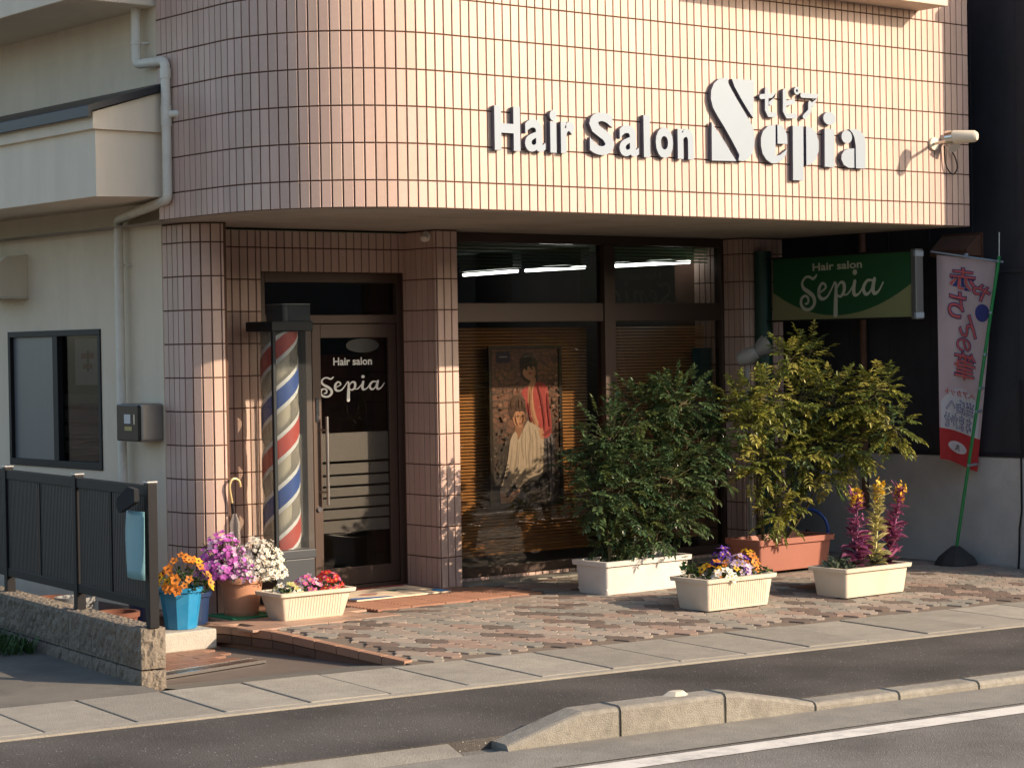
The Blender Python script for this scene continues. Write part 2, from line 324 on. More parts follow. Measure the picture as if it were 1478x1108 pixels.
# kerb stones
kb = bpy.data.objects.new('kerb', None); COL.objects.link(kb); kb['kind'] = 'structure'
def kerb_stone(s0, s1, h0, h1, mid=None):
    """profile along s with tops h0..h1 (optional mid point), rounded front edge"""
    pts = [(s0, h0)]+([mid] if mid else [])+[(s1, h1)]
    mb = MB(); prof = [(-3.215, -.3), (-3.215, -.022), (-3.205, -.006), (-3.19, 0), (-3.045, 0), (-3.04, -.3)]; vv = []
    for s_, h in pts: vv += [st(s_, n_, h+dz if dz > -.2 else -.35) for n_, dz in prof]
    k = len(prof); fs = [(i*k+j, (i+1)*k+j, (i+1)*k+j+1, i*k+j+1) for i in range(len(pts)-1) for j in range(k-1)]
    fs += [tuple(range(k))[::-1], tuple((len(pts)-1)*k+j for j in range(k))][::1]
    mb.add(vv, fs, KERB); return mb.build('kerb_stone', kb, bevel=.006)
kerb_stone(-2.17, -1.50, -.125, .0, (-1.72, -.002))
kerb_stone(-1.492, -.83, .0, .0)
kerb_stone(-.822, -.22, .0, -.105, (-.74, -.004))
x = -.212
while x < 12: kerb_stone(x, x+.592, -.108, -.108); x += .6
pebble = MB(); pb = []
for k in range(9): a = 2*math.pi*k/9; pb.append((.075*math.cos(a)*(1+.2*math.sin(3*a)), .05*math.sin(a)))
pebble.prism(pb, 0, .022, mat('pale stone chip', (.55, .5, .4), .8, var=.1), lambda u, v, h: st(-1.05+u*(1-.6*h/.03), -3.09+v*(1-.6*h/.03), .0005+h))
pebble.build('stone', label='flat pale stone chip lying on top of the raised kerb', category='stone', bevel=.004)
# drain cover slabs
dr = bpy.data.objects.new('drain', None); COL.objects.link(dr); dr['kind'] = 'structure'
db = MB(); db.box((-30, -1.685, -.4), (30, -1.605, SLAB_Z-.002), CONC, STF); db.box((-30, -1.605, -.4), (30, -.70, SLAB_Z-.03), mat('dirt', (.05, .045, .035), 1, var=.2), STF)
db.build('drain_edge', dr)
x = -1.93-.503*14; slabs = []
for k in range(46):
    mb = MB(); w = .487
    mb.box((0, 0, -.06), (w, .885, 0), CONC, lambda q: SD*q.x+ND*q.y+Vector((0, 0, q.z)))
    mb.build('slab', dr, loc=st(x+.005, -1.598, SLAB_Z+random.uniform(-.003, .003)), bevel=.005); x += .503
# ground left of the plaza (driveway, passage) and behind
gd = MB(); DRIVE = mat('driveway concrete', (.15, .135, .11), .95, var=.16, vscale=4, bump=.3, bscale=110, stain=(.075, .07, .06), sscale=1.8, samt=.7)
gd.add([st(-30, -.705, SLAB_Z-.004), st(-2.93, -.705, SLAB_Z-.004), st(-2.93, 2.2, -.055), st(-2.93, 12, .0), st(-30, 12, .0), st(-30, 2.2, -.055)], [(0, 1, 2, 3, 4, 5)], DRIVE)
gd.build('driveway', kind='structure')
ps = MB(); ps.add([st(-2.8, -.705, SLAB_Z-.006), st(-1.2, -.705, SLAB_Z-.006), st(-1.2, -.22, LOW_Z-.006), st(-2.8, -.22, LOW_Z-.006)], [(0, 1, 2, 3)], DRIVE)
ps.add([st(-2.8, -.23, LOW_Z-.008), st(-1.2, -.23, LOW_Z-.008), (-1.2, 3, LOW_Z-.008), (-1.6, 10, LOW_Z-.008), (-2.6, 10, LOW_Z-.008)], [(0, 1, 2, 3, 4)], mat('passage mortar', (.13, .10, .08), .95, var=.2))
ps.build('passage', kind='structure')
# brown tiles of the lower landing
lt = bpy.data.objects.new('lower_landing', None); COL.objects.link(lt); lt['kind'] = 'structure'
mb = MB(); mb.box((-.097, -.047, -.01), (.097, .047, .006), BROWNTILE); tme = mb.mesh('floor_tile')
for i in range(8):
    for j in range(10):
        X = -2.72+.2*i+(.1 if j % 2 else 0); Y = .50+.1*j
        if X < -1.98+.33*(Y-.5): inst('floor_tile', tme, (X, Y, LOW_Z+random.uniform(-.001, .001)), None, lt)

# ------------------------------------------------------------------ plaza
pz = bpy.data.objects.new('plaza', None); COL.objects.link(pz); pz['kind'] = 'structure'
EA, EB = Vector((-1.60, 1.50, 0)), Vector((-1.325, -.535, 0))     # left edge, building to street
def edge_x(n_or_y): 
    t = (n_or_y-EA.y)/(EB.y-EA.y); return EA.x+(EB.x-EA.x)*t
out = [Vector((-1.62, 3, 0)), EA, Vector((-1.545, 1.1, 0)), st(-1.46, .6), EB, st(1, -.703), st(3, -.703), st(5.2, -.703), st(12, -.703), Vector((12, 3, 0)), Vector((5.1, 3, 0))]
pb = MB(); BASE = mat('sand joint', (.16, .125, .095), .95, var=.2, vscale=20)
grid = []; nx, ny = 30, 24
def lerp_row(y_, s_hi): pass
rows = []
for j in range(ny+1):
    n_ = -.703+(3.4+.703)*j/ny; row = []
    for i in range(nx+1):
        # left boundary on the plaza edge
        p0 = st(0, n_); yy = p0.y
        lo = None
        sl_ = -1.25-.47*min(1, max(0, (n_+.69)/1.9)) if n_ < 1.2 else -1.78
        s_ = sl_+(8-sl_)*i/nx; v = st(s_, n_); v.z = gz(v)-.012; row.append(v)
    rows.append(row)
vv = [v for r_ in rows for v in r_]
pb.add(vv, [(j*(nx+1)+i, j*(nx+1)+i+1, (j+1)*(nx+1)+i+1, (j+1)*(nx+1)+i) for j in range(ny) for i in range(nx)], BASE)
# side wall of the step
lv = [rows[j][0]+Vector((0, 0, 0)) for j in range(ny+1)]
pb.add(lv+[Vector((v.x, v.y, -.3)) for v in lv], [(j, ny+1+j, ny+2+j, j+1) for j in range(ny)], mat('step side', (.16, .09, .06), .8, var=.2, vscale=9))
pb.build('bedding', pz)
def left_s(n_): return -1.25-.47*min(1, max(0, (n_+.69)/1.9)) if n_ < 1.2 else -1.78
# edge bricks along the left rim (top course and the course under it)
n_ = -.60
while n_ < 1.05:
    n2 = n_+.205; a = st(left_s(n_), n_); b = st(left_s(n2), n2); a.z = gz(a); b.z = gz(b); d = (b-a); L_ = d.length; d.normalize(); px = Vector((d.y, -d.x, 0)).normalized()
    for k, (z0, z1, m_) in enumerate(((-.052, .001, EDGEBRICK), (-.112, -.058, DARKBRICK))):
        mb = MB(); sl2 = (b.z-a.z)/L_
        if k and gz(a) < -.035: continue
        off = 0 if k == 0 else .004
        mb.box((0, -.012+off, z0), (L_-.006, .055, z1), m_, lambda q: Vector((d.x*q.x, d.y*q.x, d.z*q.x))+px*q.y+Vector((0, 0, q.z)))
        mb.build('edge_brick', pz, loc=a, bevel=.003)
    n_ = n2
# wave pavers, laid askew
PA = R(-40); pu = Vector((math.cos(PA), math.sin(PA), 0)); pv = Vector((-math.sin(PA), math.cos(PA), 0)); PW, PH = .205, .135
def wave_outline(w, h, g):
    w2, h2 = w/2-g, h/2-g; a = .016; pts = []
    xs = [-1, -.5, 0, .5, 1]; zz = [0, 1, 0, -1, 0]
    for x_, z_ in zip(xs, zz): pts.append((x_*w2, -h2+a*z_))
    for y_, z_ in ((-.34, 1), (.34, -1)): pts.append((w2+a*.6*z_, y_*h2))
    for x_, z_ in zip(xs[::-1], zz[::-1]): pts.append((x_*w2, h2+a*z_))
    for y_, z_ in ((.34, -1), (-.34, 1)): pts.append((-w2+a*.6*z_, y_*h2))
    return pts
def paver_mb(g=.0015):
    mb = MB(); o1 = wave_outline(PW, PH, g); o2 = wave_outline(PW, PH, g+.004)
    n = len(o1); vv = [pu*x_+pv*y_+Vector((0, 0, -.02)) for x_, y_ in o1]+[pu*x_+pv*y_+Vector((0, 0, -.003)) for x_, y_ in o1]+[pu*x_+pv*y_ for x_, y_ in o2]
    fs = [(i, (i+1) % n, n+(i+1) % n, n+i) for i in range(n)]+[(n+i, n+(i+1) % n, 2*n+(i+1) % n, 2*n+i) for i in range(n)]+[tuple(2*n+i for i in range(n))]
    return mb.add(vv, fs, PAVER)
pme = paver_mb().mesh('paver')
SLOPE = Quaternion(SD, -math.atan(-SLAB_Z/1.3)*-1)
cands = []
for i in range(-46, 60):
    for j in range(-46, 50):
        c = pu*((i+(.5 if j % 2 else 0))*PW)+pv*(j*PH)
        s_, n_ = c.dot(SD), c.dot(ND)
        if n_ < -.60 or s_ < left_s(n_)+.17: continue
        if c.x > 4.93 and c.y > -1.0: continue
        if c.x > 5.6: continue
        if c.x < 1.25 and c.y > 1.24: continue
        if c.y > 2.0: continue
        if c.x < -.75 and c.y > .95: continue
        z = gz(c); cands.append((c.x, c.y, z, 1 if n_ < .55 else 0))
def appar(c):
    d = Vector(c[:3])-CAM; return d.length
def visible(P_):
    d = Vector(P_)-CAM; z = d.dot(FW)
    if z <= 0: return False
    x_ = 3155.7*d.dot(RT)/z; y_ = 3155.7*d.dot(UP)/z
    return abs(x_) < 739 and abs(y_) < 554
cands.sort(key=lambda c: (not visible(c[:3]), appar(c)))
rest = MB()
for k, (x_, y_, z_, sl_) in enumerate(cands):
    dz = random.uniform(-.0015, .0015)
    if k < 300:
        inst('paver', pme, (x_, y_, z_+dz), SLOPE if sl_ else None, pz)
    else:
        q = SLOPE.to_matrix() if sl_ else Matrix.Identity(3); t = paver_mb()
        rest.add([q @ Vector(v)+Vector((x_, y_, z_+dz)) for v in t.v], t.f, PAVER)
if rest.v: rest.build('paver_field', pz, kind='stuff')
# tiled entrance landing
mb = MB(); mb.box((-.147, -.097, -.012), (.147, .097, .003), BROWNTILE); ft1 = mb.mesh('landing_tile')
mb = MB(); mb.box((-.147, -.097, -.012), (.147, .097, .003), PINKTILE); ft2 = mb.mesh('landing_tile')
for i in range(11):
    for j in range(9):
        X = -1.42+.3*i+(.15 if j % 2 else 0); Y = 1.03+.2*j
        if X > 1.05 and Y > 1.9 or X > 1.15: continue
        if -.40 < X and Y < 1.65: continue
        inst('landing_tile', ft2 if (X < -.3 and Y < 1.7) else ft1, (X, Y, random.uniform(0, .0012)), None, pz)
# ribbed brown nosing tiles in front of the mat
RIB = mat('ribbed brown tile', (.30, .145, .088), .55, var=.1, per=.1)
mb = MB(); mb.box((-.147, -.25, -.01), (.147, .25, 0), RIB)
for k in range(12): mb.box((-.145, -.245+.041*k, 0.0005), (.145, -.245+.041*k+.024, .006), RIB)
rme = mb.mesh('ribbed_tile')
for i in range(5): inst('ribbed_tile', rme, (-.21+.3*i, 1.47, .003), None, pz)
# concrete apron under the shop window
mb = MB(); mb.box((1.03, 1.97, -.05), (4.2, 2.21, .012), CONC2); mb.build('apron', pz, bevel=.004)
# small clay grate in the plaza
gr = thing('drain_grate', 'small round brown drain grate between the terracotta trough and the tall kale planter', 'grate', loc=(2.9, .17, gz(Vector((2.9, .17, 0)))))
mb = MB(); mb.lathe((0, 0, 0), [(.19, -.01), (.19, .004), (.165, .004), (.165, -.004)], RUST, 28); mb.build('rim', gr)
mb = MB()
for k in range(-5, 6):
    w = math.sqrt(.16**2-(k*.028)**2); mb.box((-w, k*.028-.008, -.006), (w, k*.028+.008, .003), RUST)
mb.build('bars', gr); MB().lathe((0, 0, 0), [(0.001, -.004), (.17, -.004)], mat('pit black', (.01, .009, .008), 1), 24).build('pit', gr)
# metal channel grate at the left landing
cg = thing('channel_grate', 'shiny metal channel grate across the lower landing by the block wall', 'grate', loc=(-2.62, .29, LOW_Z))
gdir = (Vector((-1.78, .44, 0))-Vector((-2.62, .29, 0))); GL = gdir.length; gdir.normalize(); gp = Vector((-gdir.y, gdir.x, 0))
GF = lambda q: gdir*q.x+gp*q.y+Vector((0, 0, q.z))
mb = MB(); mb.box((0, 0, .0), (GL, .012, .02), CHROME, GF); mb.box((0, .128, .0), (GL, .14, .02), STEEL, GF); mb.build('frame', cg)
k = 0; x = .02
barm = MB(); barm.box((0, .012, .002), (.012, .128, .019), STEEL, GF); bme = barm.mesh('bar')
while x < GL-.02:
    inst('bar', bme, gdir*x, None, cg); x += .034
MB().box((0, .012, -.02), (GL, .128, -.004), MATS['pit black'], GF).build('channel', cg)

# ================================================================== THE SALON BUILDING
sb = thing('salon_building', 'salmon tiled hair salon with rounded upper corner over a recessed glass shopfront', 'building')
BZ0, BZ1 = 2.735, 5.15; RB = 1.03; TP, TH = .07, .237
def band_path(off=0, step=8):
    """outer path from right end round the curve to the left side; off = inward offset"""
    pts = [Vector((4.62, off, 0)), Vector((-.65, off, 0))]
    for k in range(1, step*2+1):
        a = math.pi/2*k/(step*2); pts.append(Vector((-.65-(RB-off)*math.sin(a), RB-(RB-off)*math.cos(a), 0)))
    pts.append(Vector((-.65-RB+off, 1.85, 0))); return pts
def ribbon(mb, pts, z0, z1, m):
    n = len(pts); vv = [Vector((q.x, q.y, z0)) for q in pts]+[Vector((q.x, q.y, z1)) for q in pts]
    mb.add(vv, [(i, n+i, n+i+1, i+1) for i in range(n-1)], m)
P0 = band_path(0, 24)
mb = MB(); ribbon(mb, P0, BZ0, BZ1, MORTAR); ribbon(mb, band_path(.16, 24)[::-1], BZ0, BZ1, SOFFIT)
a, b = P0, band_path(.16, 24); n = len(a)
mb.add([Vector((q.x, q.y, BZ0)) for q in a]+[Vector((q.x, q.y, BZ0)) for q in b], [(i, i+1, n+i+1, n+i) for i in range(n-1)], SOFFIT)
mb.add([(4.62, 0, BZ0), (4.62, 2.9, BZ0), (4.62, 2.9, BZ1), (4.62, 0, BZ1)], [(0, 1, 2, 3)], MORTAR)
band = mb.build('upper_wall', sb)
mb = MB(); o = [Vector((q.x, q.y, BZ0+.006)) for q in band_path(.1, 24)]+[Vector((-1.58, 7.5, BZ0+.006)), Vector((4.6, 7.5, BZ0+.006))]
mb.add(o, [tuple(range(len(o)))], SOFFIT); mb.build('soffit', sb)
mb = MB(); o = [Vector((q.x, q.y, BZ1)) for q in P0]+[Vector((-1.64, 7.6, BZ1)), Vector((4.62, 7.6, BZ1))]
mb.add(o, [tuple(range(len(o)))[::-1]], SOFFIT); mb.add([(-1.64, 7.6, 0), (4.62, 7.6, 0), (4.62, 7.6, BZ1), (-1.64, 7.6, BZ1)], [(0, 1, 2, 3)], SOFFIT)
mb.add([(4.62, 2.9, -.1), (4.62, 7.6, -.1), (4.62, 7.6, BZ1), (4.62, 2.9, BZ1)], [(0, 1, 2, 3)], SOFFIT); mb.build('roof', sb)

# backing of the recessed walls
YR = 2.48
mb = MB(); CC = (-1.157, 2.10); RC = .22
cp = [Vector((-1.377, 2.40, 0))]+[Vector((CC[0]-RC*math.cos(math.pi/2*k/16), CC[1]-RC*math.sin(math.pi/2*k/16), 0)) for k in range(17)]+[Vector((CC[0]+.02, CC[1]-RC, 0)), Vector((CC[0]+.02, 2.66, 0))]
ribbon(mb, cp[::-1], -.2, BZ0+.004, MORTAR); column = mb.build('column', sb)
mb = MB(); mb.box((-1.13, YR, -.1), (-.476, 2.85, BZ0+.004), MORTAR); mb.box((-.476, YR, 2.42), (.86, 2.85, BZ0+.004), MORTAR); doorwall = mb.build('door_wall', sb)
mb = MB(); mb.box((.83, 2.05, -.1), (1.03, 2.9, BZ0+.004), MORTAR); pillar = mb.build('pillar', sb)
mb = MB(); mb.box((4.12, 2.05, -.1), (4.60, 2.9, BZ0+.004), MORTAR); endpillar = mb.build('end_pillar', sb)

# tiles: (parent, centre, tangent u, normal n, w, h)
tiles = []
def tile_run(parent, pts, z_list, start=0.0, phase=0.0):
    """lay vertical tiles along a polyline, z_list = [(z0, z1)]"""
    seg = [0]
    for a, b in zip(pts, pts[1:]): seg.append(seg[-1]+(b-a).length)
    def at(s_):
        for i in range(len(pts)-1):
            if s_ <= seg[i+1] or i == len(pts)-2:
                d = (pts[i+1]-pts[i]).normalized(); return pts[i]+d*(s_-seg[i]), d
    s_ = phase; tot = seg[-1]
    while s_ < tot-.001:
        e = min(s_+TP, tot); a = max(s_, 0)
        if e-a > .02:
            pa, _ = at(a); pb_, _ = at(e); d = (pb_-pa).normalized(); nrm = Vector((-d.y, d.x, 0))
            for z0, z1 in z_list: tiles.append((parent, (pa+pb_)/2+Vector((0, 0, (z0+z1)/2)), d, nrm, (pb_-pa).length-.0085, z1-z0-.009))
        s_ += TP
def rows_between(zlo, zhi, phase):
    z = phase
    while z > zlo: z -= TH
    o = []
    while z < zhi-.01:
        a, b = max(z, zlo), min(z+TH, zhi)
        if b-a > .03: o.append((a, b))
        z += TH
    return o
ZB = rows_between(BZ0, BZ1, 2.91); ZR = rows_between(-.01, BZ0-.002, 2.601)
P1 = band_path(0, 24)[::-1]            # left to right so that the normal points outwards
P1 = [Vector((q.x, q.y, 0)) for q in P1]
def fix(n_, ref): return n_ if n_.dot(ref) > 0 else -n_
L0 = len(tiles); tile_run(band, P1, ZB, phase=(sum((b-a).length for a, b in zip(P1, P1[1:]))-4.62) % TP-TP)
L1 = len(tiles); tile_run(column, cp[:-2], ZR, phase=-.01)
tile_run(doorwall, [Vector((-1.13, YR, 0)), Vector((-.476, YR, 0))], ZR, phase=-.02)
tile_run(doorwall, [Vector((-.476, YR, 0)), Vector((.83, YR, 0))], [(a, b) for a, b in rows_between(2.42, BZ0-.002, 2.601)], phase=0)
tile_run(pillar, [Vector((.83, YR, 0)), Vector((.83, 2.05, 0))], ZR, phase=-.03)
tile_run(pillar, [Vector((.83, 2.05, 0)), Vector((1.03, 2.05, 0))], ZR, phase=-.005)
tile_run(endpillar, [Vector((4.12, 2.65, 0)), Vector((4.12, 2.05, 0))], ZR, phase=0)
tile_run(endpillar, [Vector((4.12, 2.05, 0)), Vector((4.60, 2.05, 0))], ZR, phase=0)
def tile_verts(w, h):
    w /= 2; h /= 2; c = .0025; t = .008
    vv = [Vector(q) for q in ((-w, -h, 0), (w, -h, 0), (w, h, 0), (-w, h, 0), (-w, -h, t-.002), (w, -h, t-.002), (w, h, t-.002), (-w, h, t-.002), (-w+c, -h+c, t), (w-c, -h+c, t), (w-c, h-c, t), (-w+c, h-c, t))]
    fs = [(8, 9, 10, 11)]+[(i, (i+1) % 4, 4+(i+1) % 4, 4+i) for i in range(4)]+[(4+i, 4+(i+1) % 4, 8+(i+1) % 4, 8+i) for i in range(4)]
    return vv, fs
def face_dir(t):
    n_ = t[3]; ref = CAM-t[1]; ref.z = 0
    return n_ if n_.dot(ref) > 0 else -n_
score = []
for k, t in enumerate(tiles):
    n_ = face_dir(t); d = t[1]-CAM; s_ = t[4]*t[5]*max(0, -d.normalized().dot(n_))/d.length_squared
    score.append((-(s_ if visible(t[1]) else 0), k))
score.sort(); pick = set(k for _, k in score[:300]); tmesh = {}; joined = {}
jr = random.Random(3)
for k, (par, c, d, n0, w, h) in enumerate(tiles):
    n_ = face_dir(tiles[k]); u = Vector((0, 0, 1)).cross(n_)
    n2 = (n_+u*jr.uniform(-.006, .006)+Vector((0, 0, jr.uniform(-.004, .004)))).normalized(); u = Vector((0, 0, 1)).cross(n2).normalized(); v_ = n2.cross(u)
    M = Matrix((u, v_, n2)).transposed()
    if k in pick:
        key = (round(w, 3), round(h, 3))
        if key not in tmesh:
            vv, fs = tile_verts(*key); tmesh[key] = MB().add(vv, fs, TILE).mesh('tile')
        inst('tile', tmesh[key], c, M.to_quaternion(), par)
    else:
        vv, fs = tile_verts(w, h); joined.setdefault(par.name, (par, MB()))[1].add([M @ q+c for q in vv], fs, TILE)
for nme, (par, mb) in joined.items(): mb.build('tile_field', par, kind='stuff')

# shelf (bay sill) high on the wall with a stub beside it
mb = MB(); SILL = mat('cream sill paint', (.55, .46, .36), .7, var=.05)
mb.box((1.66, -.30, 4.40), (4.03, .02, 4.46), SILL); mb.box((1.76, -.24, 4.46), (3.95, .02, 4.9), SILL); mb.build('bay_window_sill', sb, bevel=.004)
MB().box((.98, -.05, 4.415), (1.30, .0, 4.46), SILL).build('wall_cap', sb)

# shopfront window: frames, panes
wf = MB(); YW = 2.30
def bar(mb, x0, x1, z0, z1, y0=YW-.02, y1=YW+.06, m=BROWNAL): mb.box((x0, y0, z0), (x1, y1, z1), m)
win = thing('shop_window', 'large bronze framed shopfront window with transom panes beside the entrance', 'window')
for nm, x0, x1, z0, z1 in (('head_frame', 1.032, 4.118, 2.665, 2.738), ('transom_bar', 1.075, 4.08, 2.035, 2.185), ('sill_frame', 1.032, 4.118, .03, .10)):
    mb = MB(); bar(mb, x0, x1, z0, z1); mb.build(nm, win, bevel=.003)
for nm, x0, x1, z0, z1, dy in (('jamb', 1.032, 1.075, .10, 2.665, 0), ('jamb', 4.08, 4.118, .10, 2.665, 0), ('mullion', 2.725, 2.845, .10, 2.665, -.012)):
    mb = MB(); bar(mb, x0, x1, z0, z1, YW-.024+dy, YW+.064); mb.build(nm, win, bevel=.003)
for x0, x1, z0, z1 in ((1.075, 2.725, 2.185, 2.665), (2.845, 4.08, 2.185, 2.665), (1.075, 2.725, .10, 2.035), (2.845, 4.08, .10, 2.035)):
    MB().box((x0+.001, YW+.018, z0+.001), (x1-.001, YW+.024, z1-.001), GLASS).build('pane', win)
GRAN = mat('polished brown stone', (.19, .085, .04), .25, var=.3, vscale=9, coat=.3)
MB().box((1.035, 2.335, -.02), (4.115, 2.36, .03), GRAN).build('base_panel', sb)
mb = MB(); mb.box((1.033, 2.21, -.05), (4.118, 2.275, -.002), MORTAR); bt = mb.build('base_ledge', sb)
mb = MB(); mb.box((-.031, -.006, -.03), (.031, .006, .035), TILE); bme = mb.mesh('base_tile')
for k in range(43): inst('base_tile', bme, (1.075+.0705*k, 2.203, .0), None, bt)
# interior shell
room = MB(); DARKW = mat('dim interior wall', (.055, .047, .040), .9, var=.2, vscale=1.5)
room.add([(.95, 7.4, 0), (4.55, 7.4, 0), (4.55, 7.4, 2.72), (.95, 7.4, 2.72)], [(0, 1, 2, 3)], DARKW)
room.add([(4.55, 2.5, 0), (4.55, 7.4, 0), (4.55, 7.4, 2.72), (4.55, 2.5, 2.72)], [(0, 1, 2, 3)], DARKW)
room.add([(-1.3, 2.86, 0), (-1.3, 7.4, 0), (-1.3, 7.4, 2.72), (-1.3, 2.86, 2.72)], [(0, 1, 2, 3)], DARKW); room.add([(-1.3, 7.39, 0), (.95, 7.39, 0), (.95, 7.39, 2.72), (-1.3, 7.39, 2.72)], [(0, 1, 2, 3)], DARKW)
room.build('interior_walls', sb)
MB().add([(-1.3, 2.4, -.008), (4.55, 2.4, -.008), (4.55, 7.4, -.008), (-1.3, 7.4, -.008)], [(0, 1, 2, 3)], mat('interior floor', (.10, .08, .06), .4, var=.15)).build('interior_floor', sb)
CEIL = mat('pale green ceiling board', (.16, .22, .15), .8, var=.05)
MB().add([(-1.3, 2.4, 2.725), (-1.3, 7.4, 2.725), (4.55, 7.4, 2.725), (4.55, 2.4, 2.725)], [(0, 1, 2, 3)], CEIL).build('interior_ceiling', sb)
TUBE = mat('lit fluorescent tube', (.85, .93, 1.0), .5, emit=7)
for lab, a, b in (('lit fluorescent tube deep in the salon behind the left transom pane', (3.93, 5.72, 2.55), (3.80, 4.72, 2.55)), ('lit fluorescent tube ending at the mullion behind the left transom pane', (3.80, 4.60, 2.55), (3.83, 3.78, 2.55)), ('lit fluorescent tube behind the right transom pane', (3.90, 3.50, 2.55), (3.98, 2.56, 2.55))):
    lp = thing('ceiling_light', lab, 'light', 'fluorescent tubes inside the salon'); A, B = Vector(a), Vector(b)
    MB().tube([A, B], .014, TUBE, 8).build('tube', lp, smooth=True)
    dd = (B-A).normalized(); sx = Vector((dd.y, -dd.x, 0))
    MB().box((0, -.05, .03), ((B-A).length, .05, .16), mat('lamp housing', (.3, .32, .3), .6), lambda q: A+dd*q.x+sx*q.y+Vector((0, 0, q.z))).build('housing', lp)
# blinds
SLAT = mat('warm wood blind slat', (.48, .25, .09), .5, var=.08, vscale=15, per=.05)
for lab, x0, x1 in (('lowered wooden venetian blind behind the left shop window', 1.09, 2.72), ('lowered wooden venetian blind behind the right shop window', 2.85, 4.07)):
    bl = thing('venetian_blind', lab, 'blind', 'wooden blinds in the shopfront')
    mb = MB(); z = .20
    while z < 1.99:
        a = R(38); w = .0125; y = 2.50; dy, dz = w*math.cos(a), w*math.sin(a)
        mb.add([(x0, y-dy, z-dz), (x1, y-dy, z-dz), (x1, y+dy, z+dz), (x0, y+dy, z+dz), (x0, y-dy, z-dz+.002), (x1, y-dy, z-dz+.002), (x1, y+dy, z+dz+.002), (x0, y+dy, z+dz+.002)], [(0, 1, 2, 3), (4, 7, 6, 5), (0, 4, 5, 1), (3, 2, 6, 7)], SLAT); z += .0262
    mb.build('slats', bl, kind='stuff')
    MB().box((x0, 2.485, .165), (x1, 2.515, .185), SLAT).build('bottom_rail', bl)
    for fx in (.12, .5, .88): MB().box((x0+(x1-x0)*fx-.001, 2.484, .17), (x0+(x1-x0)*fx+.001, 2.486, 2.0), mat('blind cord', (.2, .12, .06), .8)).build('cord', bl)
UB = mat('green translucent blind slat', (.30, .45, .24), .6, trans=.6)
for lab, x0, x1 in (('raised dark blind in the left transom pane', 1.09, 2.72), ('raised dark blind in the right transom pane', 2.86, 4.07)):
    bl = thing('transom_blind', lab, 'blind', 'blinds in the transom panes'); mb = MB(); z = 2.475 if x0 < 2 else 2.535
    while z < 2.66: mb.add([(x0, 2.424, z), (x1, 2.424, z), (x1, 2.440, z+.014), (x0, 2.440, z+.014)], [(0, 1, 2, 3)], UB); z += .027
    mb.build('slats', bl, kind='stuff'); MB().box((x0, 2.415, 2.675), (x1, 2.45, 2.71), UB).build('head_rail', bl)

# ------------------------------------------------------------------ entrance door
door = thing('entrance_door', 'bronze framed glass entrance door with white script lettering and steel pull bar', 'door', loc=(-.133, -.17, 0)); YD = 2.70
def dbar(nm, x0, x1, z0, z1, y0, y1, par=door): return MB().box((x0, y0, z0), (x1, y1, z1), BROWNAL).build(nm, par, bevel=.003)
dbar('frame_jamb', -.343, -.295, 0, 2.42, YD-.03, YD+.07); dbar('frame_jamb', .91, .961, 0, 2.42, YD-.03, YD+.07); dbar('frame_head', -.295, .91, 2.345, 2.42, YD-.03, YD+.07)
dbar('transom_bar', -.295, .91, 2.035, 2.10, YD-.026, YD+.066); dbar('mullion', .06, .115, .03, 2.035, YD-.026, YD+.066); dbar('threshold', -.295, .91, 0, .03, YD-.03, YD+.07)
leaf = MB(); leaf.box((.122, YD-.02, .035), (.20, YD+.03, 2.03), BROWNAL); leaf.box((.83, YD-.02, .035), (.905, YD+.03, 2.03), BROWNAL); leaf.box((.20, YD-.02, .035), (.83, YD+.03, .17), BROWNAL); leaf.box((.20, YD-.02, 1.925), (.83, YD+.03, 2.03), BROWNAL)
leafo = leaf.build('door_leaf', door, bevel=.003)
MB().box((.2005, YD+.002, .1705), (.8295, YD+.008, 1.9245), DOORGLASS).build('pane', leafo)
MB().box((-.294, YD+.016, 2.101), (.909, YD+.022, 2.344), DOORGLASS).build('transom_pane', door)
MB().box((-.294, YD+.016, .031), (.059, YD+.022, 2.034), DOORGLASS).build('side_pane', door)
FILM = glass('frosted film', (.40, .38, .35), rough=.35, haze=.26, hazecol=(.22, .20, .165))
yf = YD-.0005
for z0, z1 in ((.985, 1.20), (.885, .965), (.80, .868), (.715, .782), (.63, .70), (.545, .613), (.44, .53)):
    MB().box((.203, yf-.001, z0), (.827, yf+.001, z1), FILM).build('film_strip', leafo)
MB().box((-.29, YD+.012, .44), (.055, YD+.0145, 1.20), FILM).build('film_strip', door)
h = MB(); h.tube([(.21, YD-.075, .66), (.21, YD-.075, 1.33)], .013, STEEL, 10)
for z in (.76, 1.23): h.tube([(.21, YD-.075, z), (.17, YD-.018, z)], .008, STEEL, 8)
h.build('pull_bar', leafo, smooth=True)
MB().box((.145, YD-.028, 1.29), (.175, YD-.021, 1.47), CHROME).build('lock_plate', leafo, bevel=.002)
MB().tube([(.16, YD-.02, .63), (.16, YD-.035, .63)], .02, CHROME, 14).build('lock_cylinder', leafo, smooth=True)
